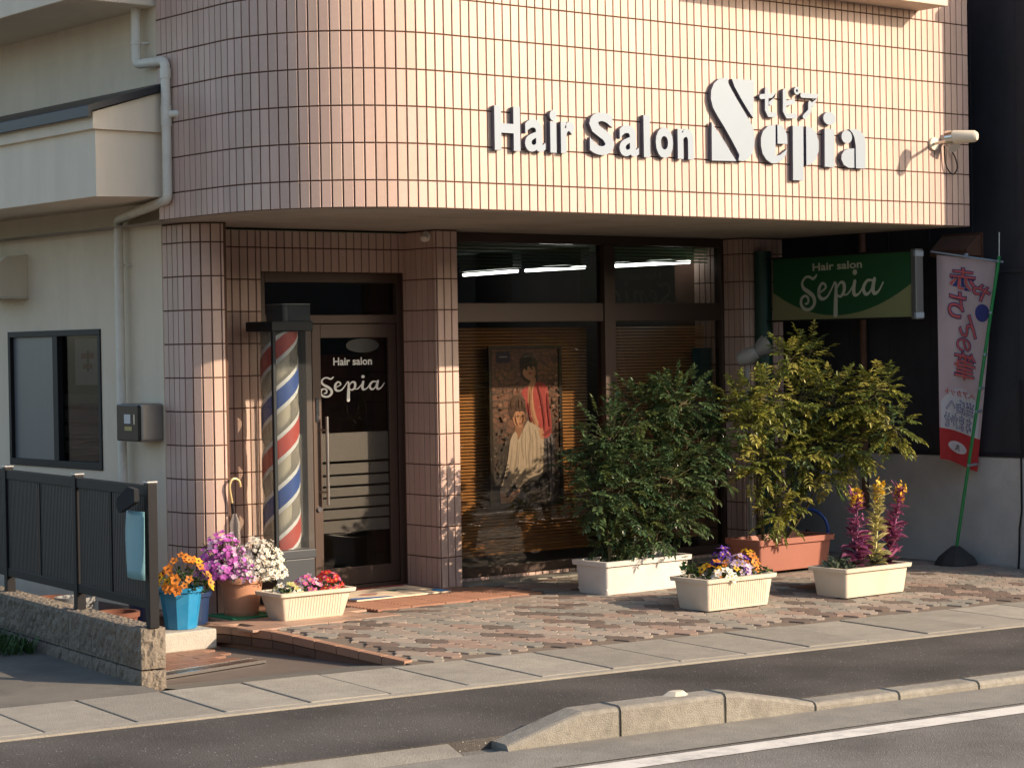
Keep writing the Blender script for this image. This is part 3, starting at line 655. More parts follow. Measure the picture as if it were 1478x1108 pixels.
# the script word, drawn once in unit coordinates (x 0..1 across the word, y same scale)
SCRIPT = [([(.205, .315), (.165, .285), (.115, .305), (.065, .30), (.028, .255), (.045, .205), (.11, .165), (.165, .12), (.175, .06), (.125, .012), (.055, .015), (.012, .06), (.02, .115), (.065, .135), (.10, .11), (.095, .07), (.065, .062)], [.018, .026, .024, .022, .026, .034, .04, .04, .036, .03, .03, .032, .03, .024, .026, .024, .02]),
 ([(.225, .145), (.27, .165), (.315, .195), (.305, .225), (.27, .235), (.235, .19), (.235, .125), (.275, .095), (.335, .115), (.40, .20)], [.014, .016, .02, .022, .024, .034, .038, .03, .02, .014]),
 ([(.395, .19), (.425, .235), (.44, .20), (.435, .08), (.43, -.055)], [.014, .02, .03, .044, .05]),
 ([(.455, .19), (.495, .23), (.535, .215), (.535, .15), (.495, .105), (.46, .115)], [.018, .024, .036, .036, .024, .02]),
 ([(.52, .118), (.575, .12), (.63, .175), (.655, .215)], [.014, .016, .016, .016]),
 ([(.665, .23), (.65, .15), (.665, .108), (.715, .12), (.775, .19)], [.034, .04, .034, .018, .014]),
 ([(.87, .225), (.81, .225), (.765, .165), (.79, .108), (.84, .125), (.885, .20)], [.02, .028, .036, .032, .02, .016]),
 ([(.895, .235), (.875, .15), (.895, .108), (.945, .13), (.995, .20)], [.036, .042, .034, .02, .014])]
def script_word(mb, P, h, m):
    for k, (pts, w) in enumerate(SCRIPT): stroke_faces(mb, pts, w, P, h+.0004*k, m, k=5)
    n = 16; mb.add([P(.665+.026*math.cos(2*math.pi*k/n), .31+.026*math.sin(2*math.pi*k/n), h) for k in range(n)], [tuple(range(n))], m)
LETTER = mat('white vinyl lettering', (.74, .72, .66), .6)
W0, X0, Z0 = .60, .20, 1.475
mb = MB(); script_word(mb, lambda u, v, hh: Vector((X0+W0*u, YD-.004-hh, Z0+.72*W0*1.12*v)), .0, LETTER); mb.build('script_lettering', leafo)
mb = MB(); text_fit(mb, 'Hair salon', .325, .685, 1.715, 1.775, lambda u, v, hh: Vector((u, YD-.004-hh, v)), 0, LETTER, offset=.022); mb.build('small_lettering', leafo)
n = 24; MB().add([(.60+.155*math.cos(2*math.pi*k/n), YD-.003, 1.865+.055*math.sin(2*math.pi*k/n)) for k in range(n)], [tuple(range(n))], mat('grey oval sticker', (.018, .019, .02), .5, var=.2, vscale=40)).build('oval_sticker', leafo)
MB().box((.36, 2.98, 1.12), (.80, 2.99, 1.80), mat('orange brown print', (.22, .075, .03), .6, var=.45, vscale=7)).build('notice_board', label='orange brown notice hanging inside behind the door glass', category='notice')

# ------------------------------------------------------------------ sign letters on the band
LS = thing('wall_sign', 'raised white Hair Salon Sepia lettering mounted on the sunlit tiled wall', 'sign')
SIGNP = lambda u, v, hh: Vector((u, -.016-hh*.72, v))
def letter(nm, polys):
    mb = MB()
    for poly in polys:
        a = sum(poly[i][0]*poly[(i+1) % len(poly)][1]-poly[(i+1) % len(poly)][0]*poly[i][1] for i in range(len(poly)))
        if a < 0: poly = poly[::-1]
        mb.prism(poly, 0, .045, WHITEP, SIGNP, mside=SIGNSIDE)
    return mb.build(nm, LS)
# grotesque letters, one object each
xs = {'H': (-.252, -.035), 'a': (.005, .182), 'i': (.222, .282), 'r': (.318, .443), 'S': (.573, .797), 'a2': (.845, 1.025), 'l': (1.072, 1.132), 'o': (1.185, 1.350), 'n': (1.395, 1.55)}
for ch, (x0, x1) in xs.items():
    c = ch[0]; mb = MB(); zb = 3.128+.006*(x0+.25); top = .292 if c in 'HSl' else (.285 if c == 'i' else .215)
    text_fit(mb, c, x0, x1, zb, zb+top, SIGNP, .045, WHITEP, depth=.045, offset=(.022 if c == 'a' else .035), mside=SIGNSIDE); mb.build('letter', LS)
def circ(cx, cz, rx, rz, n=20): return [(cx+rx*math.cos(2*math.pi*k/n), cz+rz*math.sin(2*math.pi*k/n)) for k in range(n)]
def smoothp(p, k=3): return [(q.x, q.y) for q in catmull([Vector((x_, y_, 0)) for x_, y_ in p], k, True)]
Sb = [(1.902, 3.733), (1.862, 3.737), (1.806, 3.724), (1.758, 3.689), (1.73, 3.639), (1.725, 3.579), (1.746, 3.516), (1.793, 3.455), (1.854, 3.386), (1.92, 3.304), (1.975, 3.231), (2.002, 3.192), (1.994, 3.15), (2.042, 3.147), (2.094, 3.167), (2.134, 3.206), (2.158, 3.264), (2.162, 3.325), (2.149, 3.393), (2.109, 3.448), (2.049, 3.517), (1.983, 3.594), (1.928, 3.663), (1.901, 3.701)]
letter('letter', [Sb, [(1.938, 3.733), (2.163, 3.737), (2.152, 3.461), (2.095, 3.520), (2.028, 3.598), (1.964, 3.68)], [(1.730, 3.412), (1.766, 3.372), (1.85, 3.285), (1.926, 3.195), (1.972, 3.145), (1.727, 3.139)]])
letter('letter', [[(2.379, 3.429), (2.375, 3.201), (2.419, 3.207), (2.467, 3.235), (2.498, 3.256), (2.485, 3.213), (2.447, 3.173), (2.388, 3.146), (2.334, 3.144), (2.279, 3.168), (2.242, 3.21), (2.225, 3.267), (2.226, 3.324), (2.248, 3.373), (2.3, 3.414)], [(2.398, 3.43), (2.438, 3.427), (2.475, 3.401), (2.498, 3.358), (2.501, 3.292), (2.398, 3.29)]])
letter('letter', [[(2.560, 3.43), (2.672, 3.431), (2.668, 3.03), (2.556, 3.029)], [(2.702, 3.433), (2.761, 3.424), (2.809, 3.39), (2.836, 3.328), (2.835, 3.258), (2.805, 3.193), (2.756, 3.156), (2.700, 3.142)]])
letter('letter', [[(2.902, 3.426), (3.008, 3.425), (3.004, 3.139), (2.898, 3.142)], circ(2.957, 3.504, .068, .049)])
letter('letter', [[(3.172, 3.433), (3.247, 3.438), (3.307, 3.421), (3.344, 3.382), (3.353, 3.326), (3.347, 3.144), (3.242, 3.143), (3.242, 3.313), (3.228, 3.376), (3.206, 3.409)], [(3.224, 3.292), (3.222, 3.145), (3.159, 3.144), (3.107, 3.164), (3.081, 3.205), (3.084, 3.238), (3.112, 3.27), (3.162, 3.287)], circ(3.144, 3.375, .058, .05)])
for strokes in ([[(2.238, 3.624), (2.385, 3.643), (2.335, 3.582)], [(2.296, 3.677), (2.294, 3.53), (2.313, 3.498), (2.378, 3.499)]], [[(2.483, 3.679), (2.481, 3.53), (2.503, 3.498), (2.592, 3.503)], [(2.484, 3.588), (2.575, 3.608)]], [[(2.668, 3.66), (2.833, 3.661), (2.782, 3.598)], [(2.751, 3.605), (2.747, 3.548), (2.690, 3.502)]]):
    mb = MB()
    for k, s_ in enumerate(strokes): stroke_faces(mb, s_, .037, SIGNP, .04+.0006*k, WHITEP, depth=.04, smooth=False, mside=SIGNSIDE)
    if strokes[0][0][0] == 2.483:
        n = 18; o1 = circ(2.612, 3.69, .030, .030, n); i1 = circ(2.612, 3.69, .011, .011, n)
        vv = [SIGNP(u, v, .042) for u, v in o1]+[SIGNP(u, v, .042) for u, v in i1]+[SIGNP(u, v, 0) for u, v in o1]+[SIGNP(u, v, 0) for u, v in i1]
        mb.add(vv[:2*n], [(k, (k+1) % n, n+(k+1) % n, n+k) for k in range(n)], WHITEP)
        mb.add(vv, [(2*n+k, 2*n+(k+1) % n, (k+1) % n, k) for k in range(n)]+[(3*n+k, n+k, n+(k+1) % n, 3*n+(k+1) % n) for k in range(n)], SIGNSIDE)
    mb.build('letter', LS)

# ================================================================== NEIGHBOURS
# dark building on the right
nb = thing('dark_building', 'near black sided neighbouring building with grey concrete plinth on the right', 'building')
XN, YN = 5.05, -1.10
MB().box((XN, YN, .90), (14, 10, 4.92), SIDING).build('siding_wall', nb)
MB().box((XN-.02, YN-.02, -.35), (14, 10.02, .875), PLASTER).build('plinth', nb, bevel=.01)
MB().box((XN-.03, YN-.03, .876), (14, 10.03, .899), DARKMETAL).build('flashing', nb)
MB().box((XN-.014, YN-.014, 2.37), (14, 10, 2.40), SIDING).build('seam', nb)
MB().box((XN-.05, YN-.05, 4.92), (14, 10.05, 4.98), DARKMETAL).build('coping', nb)
y = YN+.05
while y < 3.2: MB().box((XN-.006, y, .905), (XN, y+.012, 4.915), SIDING).build('batten', nb); y += .455
mb = MB(); mb.tube([(5.02, -.17, 1.5), (5.02, -.17, .45), (5.0, -.16, .30), (5.02, -.14, .12), (5.02, -.13, -.02)], .008, BLACKAL, 6); mb.build('cable', nb)
t = thing('rust_pipe', 'thin rusty brown vertical pipe against the dark wall behind the green sign', 'pipe')
MB().tube([(5.0, 1.48, .4), (5.0, 1.48, 3.4)], .030, RUST, 10).build('pipe', t, smooth=True)
for z in (1.1, 2.3): MB().box((4.96, 1.44, z), (5.048, 1.52, z+.03), RUST).build('bracket', t)
t = thing('vent_hood', 'rust brown metal vent hood on the dark wall just above the banner', 'vent')
mb = MB(); mb.prism([(0, 0), (.30, 0), (.30, .05), (.05, .17), (0, .17)], .23, .62, RUST, lambda u, v, h: Vector((XN-u*.6, h, 2.52+v))); mb.build('hood', t, bevel=.004)
MB().box((XN-.01, .21, 2.50), (XN-.001, .64, 2.71), RUST).build('back_plate', t)

# beige house on the left
bh = thing('beige_house', 'beige rendered house wall with small pent roof joining the salon on the left', 'house')
XW = -1.39; mb = MB(); WY0, WY1, WZ0, WZ1 = 3.25, 4.77, .965, 2.018
for y0, y1, z0, z1 in ((2.335, WY0, -.3, 2.95), (WY1, 11, -.3, 2.95), (WY0, WY1, -.3, WZ0), (WY0, WY1, WZ1, 2.95)): mb.box((XW, y0, z0), (XW+.012, y1, z1), BEIGE)
mb.box((-1.66, 1.862, 2.90), (-1.645, 11, 5.6), BEIGE)
mb.build('wall', bh)
pr = [(-1.385, 2.90), (-2.20, 2.88), (-2.20, 3.42), (-1.655, 3.60)]
mb = MB(); mb.prism(pr, 1.77, 10.9, BEIGE2, lambda u, v, h: Vector((u, h, v))); eo = mb.build('pent_fascia', bh, bevel=.004)
mb = MB(); mb.prism([(-1.655, 3.325), (-2.235, 3.325), (-2.235, 3.435), (-1.655, 3.615)], 1.735, 10.92, BEIGE2, lambda u, v, h: Vector((u, h, v))); mb.build('pent_board', bh, bevel=.004)
mb = MB(); mb.prism([(-1.655, 3.62), (-2.26, 3.44), (-2.27, 3.40), (-2.285, 3.40), (-2.285, 3.475), (-1.655, 3.672)], 1.70, 10.93, DARKMETAL, lambda u, v, h: Vector((u, h, v))); mb.build('pent_roof', bh, bevel=.004)
MB().box((-2.30, 1.88, 4.20), (-1.655, 10.9, 4.66), BEIGE2).build('upper_eave', bh, bevel=.006)
MB().box((-2.38, 1.84, 4.66), (-1.655, 10.9, 4.71), DARKMETAL).build('upper_eave_edge', bh)
hw = thing('house_window', 'black framed sliding window in the beige house wall', 'window'); ym = (WY0+WY1)/2-.04
for nm, y0, y1, z0, z1 in (('frame', WY0, WY1, WZ1-.045, WZ1), ('frame', WY0, WY1, WZ0, WZ0+.055), ('frame', WY0, WY0+.04, WZ0+.055, WZ1-.045), ('frame', WY1-.04, WY1, WZ0+.055, WZ1-.045), ('meeting_stile', ym-.04, ym+.04, WZ0+.055, WZ1-.045)):
    MB().box((XW-.012, y0, z0), (XW+.06, y1, z1), BLACKAL).build(nm, hw, bevel=.002)
MB().box((XW+.02, ym+.04, WZ0+.055), (XW+.026, WY1-.04, WZ1-.045), mat('grey frosted pane', (.13, .135, .14), .35, var=.08, vscale=3, stretch=(1, 6, .5))).build('frosted_pane', hw)
MB().box((XW+.032, WY0+.04, WZ0+.055), (XW+.037, ym-.04, WZ1-.045), DOORGLASS).build('pane', hw)
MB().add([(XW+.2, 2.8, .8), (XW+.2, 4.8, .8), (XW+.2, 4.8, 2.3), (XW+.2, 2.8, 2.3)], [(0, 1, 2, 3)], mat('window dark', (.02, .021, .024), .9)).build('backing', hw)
MB().box((XW+.042, WY0+.07, 1.60), (XW+.044, WY0+.49, 1.95), mat('grey paper', (.42, .43, .46), .8, var=.1, vscale=4)).build('paper', hw)
for y0, y1, z0, z1, m_ in ((.19, .39, 1.80, 1.84, mat('red print', (.30, .03, .02), .7)), (.22, .37, 1.72, 1.76, MATS['red print']), (.27, .30, 1.70, 1.86, BLACKAL)):
    MB().box((XW+.0408, WY0+y0, z0), (XW+.0416, WY0+y1, z1), m_).build('paper_print', hw)
for k in range(4): MB().box((XW+.0385, WY0+.045, 1.08+.12*k), (XW+.0395, ym-.045, 1.17+.12*k), mat('grey film', (.075, .078, .08), .6)).build('film_strip', hw)
# vent hood on the wall
t = thing('wall_hood', 'beige box shaped exhaust hood on the house wall at the left edge', 'vent')
mb = MB(); mb.prism([(0, 0), (.24, 0), (.24, .26), (.18, .31), (0, .33)], 4.42, 4.92, BEIGE2, lambda u, v, h: Vector((XW-.001-u, h, 2.29+v))); mb.build('hood', t, bevel=.006)
MB().box((XW-.25, 4.41, 2.275), (XW-.001, 4.93, 2.289), MATS['pale stone chip']).build('lip', t)
# downpipe
dp = thing('downpipe', 'cream drain pipe kinking round the pent roof and running down the house wall', 'pipe')
def bend(pts, r=.05, k=5):
    pts = [Vector(p) for p in pts]; o = [pts[0]]
    for a, b, c in zip(pts, pts[1:], pts[2:]):
        d1 = (a-b).normalized(); d2 = (c-b).normalized(); p1, p2 = b+d1*r, b+d2*r
        o += [(p1*(1-t)**2+b*2*t*(1-t)+p2*t*t) for t in [i/k for i in range(k+1)]]
    return o+[pts[-1]]
MB().tube(bend([(-1.735, 2.03, 5.3), (-1.735, 2.03, 3.815), (-1.725, 1.655, 3.80), (-1.725, 1.655, 2.865), (-1.465, 2.82, 2.80), (-1.465, 2.82, .2)]), .033, PIPE, 14).build('pipe', dp, smooth=True)
for p, q in (((-1.735, 2.03, 3.95), (-1.735, 2.03, 3.97)), ((-1.725, 1.655, 3.68), (-1.725, 1.655, 3.75)), ((-1.725, 1.655, 3.36), (-1.725, 1.655, 3.50)), ((-1.465, 2.82, 2.46), (-1.465, 2.82, 2.48)), ((-1.465, 2.82, 1.3), (-1.465, 2.82, 1.32))):
    MB().tube([p, q], .038, PIPE, 14).build('collar', dp, smooth=True)
MB().tube([(-1.725, 1.655, 3.44), (-1.66, 1.56, 3.44)], .024, PIPE, 12).build('branch', dp, smooth=True)
for x_, y, z in ((-1.735, 2.03, 3.96), (-1.465, 2.82, 2.47), (-1.465, 2.82, 1.31)): MB().tube([(x_, y, z), (x_+.075, y-.06, z)], .006, PIPE, 6).build('clip', dp)
# mailbox
mx = thing('mailbox', 'steel mailbox with black front panel on the beige wall', 'mailbox')
MBX = mat('dull steel', (.30, .29, .27), .42, metal=.9, var=.1, vscale=12)
MB().box((-1.575, 2.345, 1.205), (XW-.002, 2.665, 1.475), MBX).build('box', mx, bevel=.018)
MB().box((-1.597, 2.347, 1.21), (-1.577, 2.66, 1.47), mat('black mailbox panel', (.015, .015, .017), .2)).build('front_panel', mx, bevel=.008)
MB().box((-1.599, 2.455, 1.335), (-1.5975, 2.545, 1.40), mat('white label', (.55, .55, .53), .6)).build('name_label', mx)
MB().box((-1.599, 2.435, 1.285), (-1.5975, 2.54, 1.315), mat('brass label', (.30, .25, .10), .4, metal=.5)).build('brass_label', mx)
MB().box((-1.5985, 2.395, 1.33), (-1.5975, 2.41, 1.40), STEEL).build('slot', mx)

# ------------------------------------------------------------------ low block wall and fence
lw = thing('block_wall', 'low rough aggregate block wall under the black fence', 'wall')
mb = MB(); mb.box((-2.93, -.43, -.30), (-2.79, 9, .10), mat('block joint', (.05, .045, .04), .95), STF); mb.build('core', lw)
rr = random.Random(5); n_ = -.44
def split_block(L_, z0, z1):
    """block with a rugged face: grid of jittered points"""
    mb = MB(); 
    def face(P, nu, nv, amp, u1, v1):
        vv = []
        for i in range(nu+1):
            for j in range(nv+1):
                e = 0 if i in (0, nu) or j in (0, nv) else 1
                vv.append(P(u1*i/nu, v1*j/nv, amp*rr.uniform(-.2, 1)*e))
        mb.add(vv, [(i*(nv+1)+j, (i+1)*(nv+1)+j, (i+1)*(nv+1)+j+1, i*(nv+1)+j+1) for i in range(nu) for j in range(nv)], ROUGHBLOCK)
    h = z1-z0
    face(lambda u, v, d: SD*(-.006-d)+ND*(L_-u)+Vector((0, 0, z0+v)), 22, 9, .014, L_, h)
    face(lambda u, v, d: SD*u+ND*(-d)+Vector((0, 0, z0+v))+SD*-.006, 9, 10, .014, .152, h)
    face(lambda u, v, d: SD*(u-.006)+ND*v+Vector((0, 0, z1+d)), 9, 16, .008, .152, L_)
    face(lambda u, v, d: SD*(.146+d)+ND*u+Vector((0, 0, z0+v)), 10, 5, .01, L_, h)
    face(lambda u, v, d: SD*(.146-u)+ND*L_+Vector((0, 0, z0+v)), 2, 2, 0, .152, h)
    return mb
courses = []
for z0, z1, off in ((-.30, -.012, .0), (.0, .235, .19)):
    n_ = -.455; first = True
    while n_ < 6.5:
        L_ = .392 if not (first and off) else .392
        mb = split_block(L_-.01, z0, z1); mb.build('block', lw, loc=st(-2.935, n_)); n_ += L_; first = False
fe = thing('fence', 'black aluminium fence with fine vertical slats on the low block wall', 'fence')
FS = -2.86
for n_ in (-.44, .72, 2.02, 3.3):
    MB().box((FS-.03, n_-.03, .236), (FS+.03, n_+.03, 1.075), BLACKAL, STF).build('post', fe, bevel=.004)
    MB().box((FS-.033, n_-.033, 1.076), (FS+.033, n_+.033, 1.088), STEEL, STF).build('post_cap', fe, bevel=.003)
for a, b in ((-.41, .69), (.75, 1.99), (2.05, 3.27)):
    MB().box((FS-.022, a, 1.0), (FS+.022, b, 1.062), BLACKAL, STF).build('top_rail', fe, bevel=.003)
    MB().box((FS-.022, a, .345), (FS+.022, b, .40), BLACKAL, STF).build('bottom_rail', fe, bevel=.003)
    MB().box((FS-.02, (a+b)/2-.014, .40), (FS+.02, (a+b)/2+.014, 1.0), BLACKAL, STF).build('middle_bar', fe)
    mb = MB(); x = a+.012
    while x < b-.02:
        if abs(x-(a+b)/2) > .025: mb.box((FS-.014, x, .40), (FS+.004, x+.016, 1.0), SLATMET, STF)
        x += .0262
    mb.build('slats', fe, kind='stuff')
# pale blue sheet hooked over the fence end
sh = thing('blue_sheet', 'pale blue plastic sheet hanging on the fence end under a black cloth', 'sheet')
BLUE = mat('pale blue plastic', (.17, .33, .36), .5, var=.08, vscale=5)
mb = MB(); rows_ = []
for j in range(11):
    v = j/10; z = .915-.375*v
    for i in range(7):
        u = i/6; w0 = -.20-.05*v; n1 = -.50-.02*v
        rows_.append(st(-2.915-.05*math.sin(math.pi*u)*(.4+.6*v)-.012*v, w0+(n1-w0)*u+.035*(v-.5)**2*(1-u)*-4+.02, z-(.02*u if j == 10 else 0)))
mb.add(rows_, [(j*7+i, j*7+i+1, (j+1)*7+i+1, (j+1)*7+i) for j in range(10) for i in range(6)], BLUE)
so_ = mb.build('sheet', sh, smooth=True); md = so_.modifiers.new('thick', 'SOLIDIFY'); md.thickness = .003
mb = MB(); mb.prism([(-.22, .94), (-.26, .90), (-.50, .975), (-.50, 1.05), (-.40, 1.06), (-.23, .985)], 0, .03, mat('black mesh cloth', (.012, .013, .015), .95, var=.3), lambda u, v, h: st(-2.985+h, u, v)); mb.build('cloth', sh, bevel=.008)
# things kept behind the fence
for k, (s_, n_, r_, h_, m_, lab) in enumerate(((-2.45, 1.15, .14, .27, mat('old terracotta', (.14, .05, .026), .85, var=.2), 'old terracotta pot seen through the gap under the fence'), (-2.50, 1.75, .13, .32, mat('grey plastic', (.22, .22, .21), .6, var=.1), 'grey plastic pot behind the middle of the fence'), (-2.42, 2.35, .13, .26, MATS['old terracotta'], 'terracotta pot behind the far end of the fence'))):
    MB().lathe(st(s_, n_, -.12), [(.001, 0), (r_*.75, 0), (r_, h_*.88), (r_*1.1, h_*.88), (r_*1.1, h_), (r_*.95, h_), (r_*.9, h_-.04), (.001, h_-.04)], m_, 20).build('flower_pot', smooth=True, label=lab, category='pot', group='pots kept behind the fence')
# grass tuft
GRASS = mat('grass blade', (.045, .10, .022), .6, per=.35, trans=.25)
mb = MB(); rg = random.Random(9)
for k in range(900):
    s_ = -3.0-abs(rg.gauss(0, .22)); n_ = 1.15+rg.random()*1.5; b = st(s_, n_, -.075); a = rg.random()*6.28; l = rg.uniform(.05, .13); d = Vector((math.cos(a), math.sin(a), 0)); p = Vector((-d.y, d.x, 0))*.006
    mb.add([b-p, b+p, b+d*l*.45+Vector((0, 0, l*.75))+p*.7, b+d*l*.45+Vector((0, 0, l*.75))-p*.7, b+d*l*.95+Vector((0, 0, l*.85))], [(0, 1, 2, 3), (3, 2, 4)], GRASS)
mb.build('grass', kind='stuff', label='short grass growing along the foot of the block wall', category='grass')

# ------------------------------------------------------------------ houses over the road, mirrored in the glass
for k, (s0, s1, hh, col) in enumerate(((-24, -9, 4.3, (.22, .2, .18)), (-8, 6, 4.5, (.10, .09, .085)), (7, 19, 4.4, (.16, .14, .12)), (20, 38, 4.6, (.08, .08, .085)))):
    t = thing('opposite_house', ['pale', 'dark', 'brown', 'charcoal'][k]+' low house across the road, seen only mirrored in the shop glass', 'house', 'houses across the road'); m_ = mat('opposite wall %d' % k, col, .9, var=.08, vscale=1)
    MB().box((s0, -24, -.3), (s1, -15.5, hh), m_, STF).build('wall', t); MB().box((s0-.3, -24.3, hh), (s1+.3, -15.2, hh+.15), DARKMETAL, STF).build('roof', t)
    x = s0+1
    while x < s1-2: MB().box((x, -15.499, .9), (x+1.6, -15.45, 2.2), mat('opposite window', (.05, .06, .07), .2), STF).build('window', t); x += 3.4

# ================================================================== BARBER POLE
bp_ = thing('barber_pole', 'glazed barber pole with red white and blue spiral beside the entrance', 'barber pole', loc=(-.72, 1.95, 0)); CW = .33
SLATE = mat('slate blue enamel', (.028, .035, .042), .45, var=.08, vscale=6); POLEBLK = mat('dark pole metal', (.012, .017, .021), .55, spec=.25)
MB().box((0, 0, .003), (CW, CW, .33), SLATE).build('base', bp_, bevel=.006); MB().box((-.008, -.008, .331), (CW+.008, CW+.008, .395), SLATE).build('base_rim', bp_, bevel=.005)
MB().box((-.012, -.012, 1.975), (CW+.012, CW+.012, 2.045), POLEBLK).build('cap_plate', bp_, bevel=.005)
MB().box((.09, .0, 2.046), (CW-.005, .22, 2.165), glass('lantern glass', (.30, .33, .34), rough=.08, haze=.35, hazecol=(.12, .14, .15))).build('lantern_box', bp_)
MB().box((.14, .05, 2.047), (.165, .08, 2.160), mat('lantern lamp', (.7, .7, .65), .4)).build('lamp', bp_); MB().box((.088, -.002, 2.1655), (CW-.003, .222, 2.171), mat('lantern lid', (.10, .115, .12), .4)).build('lantern_lid', bp_)
for x_, y_ in ((.0, .0), (CW-.022, CW-.022)): MB().box((x_, y_, .396), (x_+(.028 if not x_ and not y_ else .018), y_+(.028 if not x_ and not y_ else .018), 1.974), POLEBLK).build('post', bp_, bevel=.003)
MB().box((.036, .001, .397), (CW-.001, .005, 1.973), ACRYL).build('front_panel', bp_); MB().box((.001, .036, .397), (.005, CW-.024, 1.973), ACRYL).build('side_panel', bp_)
c = Vector((CW/2, CW/2+.01, 0)); RED = mat('barber red', (.55, .075, .055), .35); BLU = mat('barber blue', (.035, .095, .34), .35); CRM = mat('cream enamel', (.70, .63, .50), .4); RC2 = .138
def helix(mb, z_off, w, m_, r_):
    pitch = .72; n = 20; turns0 = -2; k0 = int((.40-z_off)/pitch*n)-6; k1 = int((1.97-z_off)/pitch*n)+6; vv = []; fs = []
    for k in range(k0, k1+1):
        a = 2*math.pi*k/n; zc = z_off+pitch*k/n
        lo = min(max(zc-w/2, .398), 1.972); hi = min(max(zc+w/2, .398), 1.972)
        d = Vector((math.cos(a), math.sin(a), 0)); vv += [c+d*r_+Vector((0, 0, lo)), c+d*r_+Vector((0, 0, hi))]
    for k in range(k1-k0):
        if (vv[2*k+1]-vv[2*k]).length > .001 or (vv[2*k+3]-vv[2*k+2]).length > .001: fs.append((2*k, 2*k+2, 2*k+3, 2*k+1))
    mb.add(vv, fs, m_)
for nm, zo, m_ in (('red_stripe', -.06, RED), ('blue_stripe', .30, BLU)):
    mb = MB(); helix(mb, zo, .135, m_, RC2+.0008); mb.build(nm, bp_, smooth=True)
    mb = MB(); helix(mb, zo, .205, mat('white enamel', (.80, .78, .74), .4), RC2); mb.build('white_stripe', bp_, smooth=True)
MB().tube([c+Vector((0, 0, .40)), c+Vector((0, 0, 1.97))], .075, CRM, 20).build('inner_tube', bp_, smooth=True)
mb = MB(); n = 28; mb.lathe(c, [(RC2-.004, .398), (RC2-.004, 1.972)], glass('pole glass', (.93, .92, .88), rough=.06, haze=.30, hazecol=(.70, .64, .55)), n); mb.build('clear_cylinder', bp_, smooth=True)

# ================================================================== POSTER IN THE WINDOW
po = thing('poster', 'framed poster of two young people before a brick wall in the shop window', 'poster')
PX0, PX1, PZ0, PZ1, PY = 1.625, 2.325, .575, 1.815, 2.40
PF = mat('dark poster frame', (.02, .017, .016), .4)
for x0, x1, z0, z1 in ((PX0-.03, PX1+.03, PZ1, PZ1+.03), (PX0-.03, PX1+.03, PZ0-.03, PZ0), (PX0-.03, PX0, PZ0, PZ1), (PX1, PX1+.03, PZ0, PZ1)): MB().box((x0, PY-.012, z0), (x1, PY+.015, z1), PF).build('frame', po)
def brickprint():
    m = bpy.data.materials.new('brick wall print'); m.use_nodes = True; nt = m.node_tree; L = nt.links; b = nt.nodes['Principled BSDF']; b.inputs['Roughness'].default_value = .6
    tc = nd(nt, 'ShaderNodeTexCoord'); mp = nd(nt, 'ShaderNodeMapping'); mp.inputs['Rotation'].default_value = (R(90), 0, 0); L.new(tc.outputs['Object'], mp.inputs[0])
    br = nd(nt, 'ShaderNodeTexBrick'); br.inputs['Scale'].default_value = 5; br.inputs['Color1'].default_value = (.27, .13, .10, 1); br.inputs['Color2'].default_value = (.17, .09, .075, 1); br.inputs['Mortar'].default_value = (.10, .07, .06, 1); br.inputs['Mortar Size'].default_value = .03
    nw = nd(nt, 'ShaderNodeTexNoise'); nw.inputs['Scale'].default_value = 6; L.new(tc.outputs['Object'], nw.inputs['Vector']); mw = nd(nt, 'ShaderNodeMix', data_type='RGBA', blend_type='LINEAR_LIGHT'); mw.inputs[0].default_value = .10; L.new(mp.outputs[0], mw.inputs[6]); L.new(nw.outputs['Color'], mw.inputs[7]); L.new(mw.outputs[2], br.inputs['Vector'])
    nz = nd(nt, 'ShaderNodeTexNoise'); nz.inputs['Scale'].default_value = 9; nz.inputs['Detail'].default_value = 8; L.new(tc.outputs['Object'], nz.inputs['Vector'])
    sx = nd(nt, 'ShaderNodeSeparateXYZ'); L.new(tc.outputs['Object'], sx.inputs[0])
    mr = nd(nt, 'ShaderNodeMapRange'); mr.inputs[1].default_value = 1.0; mr.inputs[2].default_value = 1.3; L.new(sx.outputs[2], mr.inputs[0])
    ad = nd(nt, 'ShaderNodeMath', operation='MULTIPLY_ADD'); L.new(nz.outputs[0], ad.inputs[0]); ad.inputs[1].default_value = 1.6; ad.inputs[2].default_value = -.75
    a2 = nd(nt, 'ShaderNodeMath', operation='ADD', use_clamp=True); L.new(ad.outputs[0], a2.inputs[0]); L.new(mr.outputs[0], a2.inputs[1])
    mx = nd(nt, 'ShaderNodeMix', data_type='RGBA'); L.new(a2.outputs[0], mx.inputs[0]); mx.inputs[6].default_value = (.035, .03, .032, 1); L.new(br.outputs[0], mx.inputs[7])
    L.new(mx.outputs[2], b.inputs['Base Color']); return m
MB().box((PX0, PY, PZ0), (PX1, PY+.006, PZ1), brickprint()).build('print_background', po)
def pp(x, y): return ((x-98)/447, 1-(y-85)/950)
def PPm(u, v, h): return Vector((PX0+(PX1-PX0)*u, PY-.0008-h, PZ0+(PZ1-PZ0)*v))
SKIN = mat('printed skin', (.55, .30, .19), .6, var=.12, vscale=12); SKIN2 = mat('printed skin shade', (.36, .18, .11), .6); HAIRB = mat('printed black hair', (.022, .016, .015), .5, var=.3, vscale=20); HAIRR = mat('printed brown hair', (.085, .04, .03), .5, var=.3, vscale=25)
SHIRT = mat('printed white shirt', (.55, .49, .42), .6, var=.10, vscale=9); JACK = mat('printed red jacket', (.48, .07, .08), .6, var=.12, vscale=9); JEAN = mat('printed grey jeans', (.14, .14, .17), .6, var=.25, vscale=12); TROU = mat('printed dark trousers', (.03, .032, .045), .6, var=.3, vscale=14); NAVY = mat('navy label', (.012, .018, .06), .5); LIPS = mat('printed lips', (.30, .08, .06), .6)
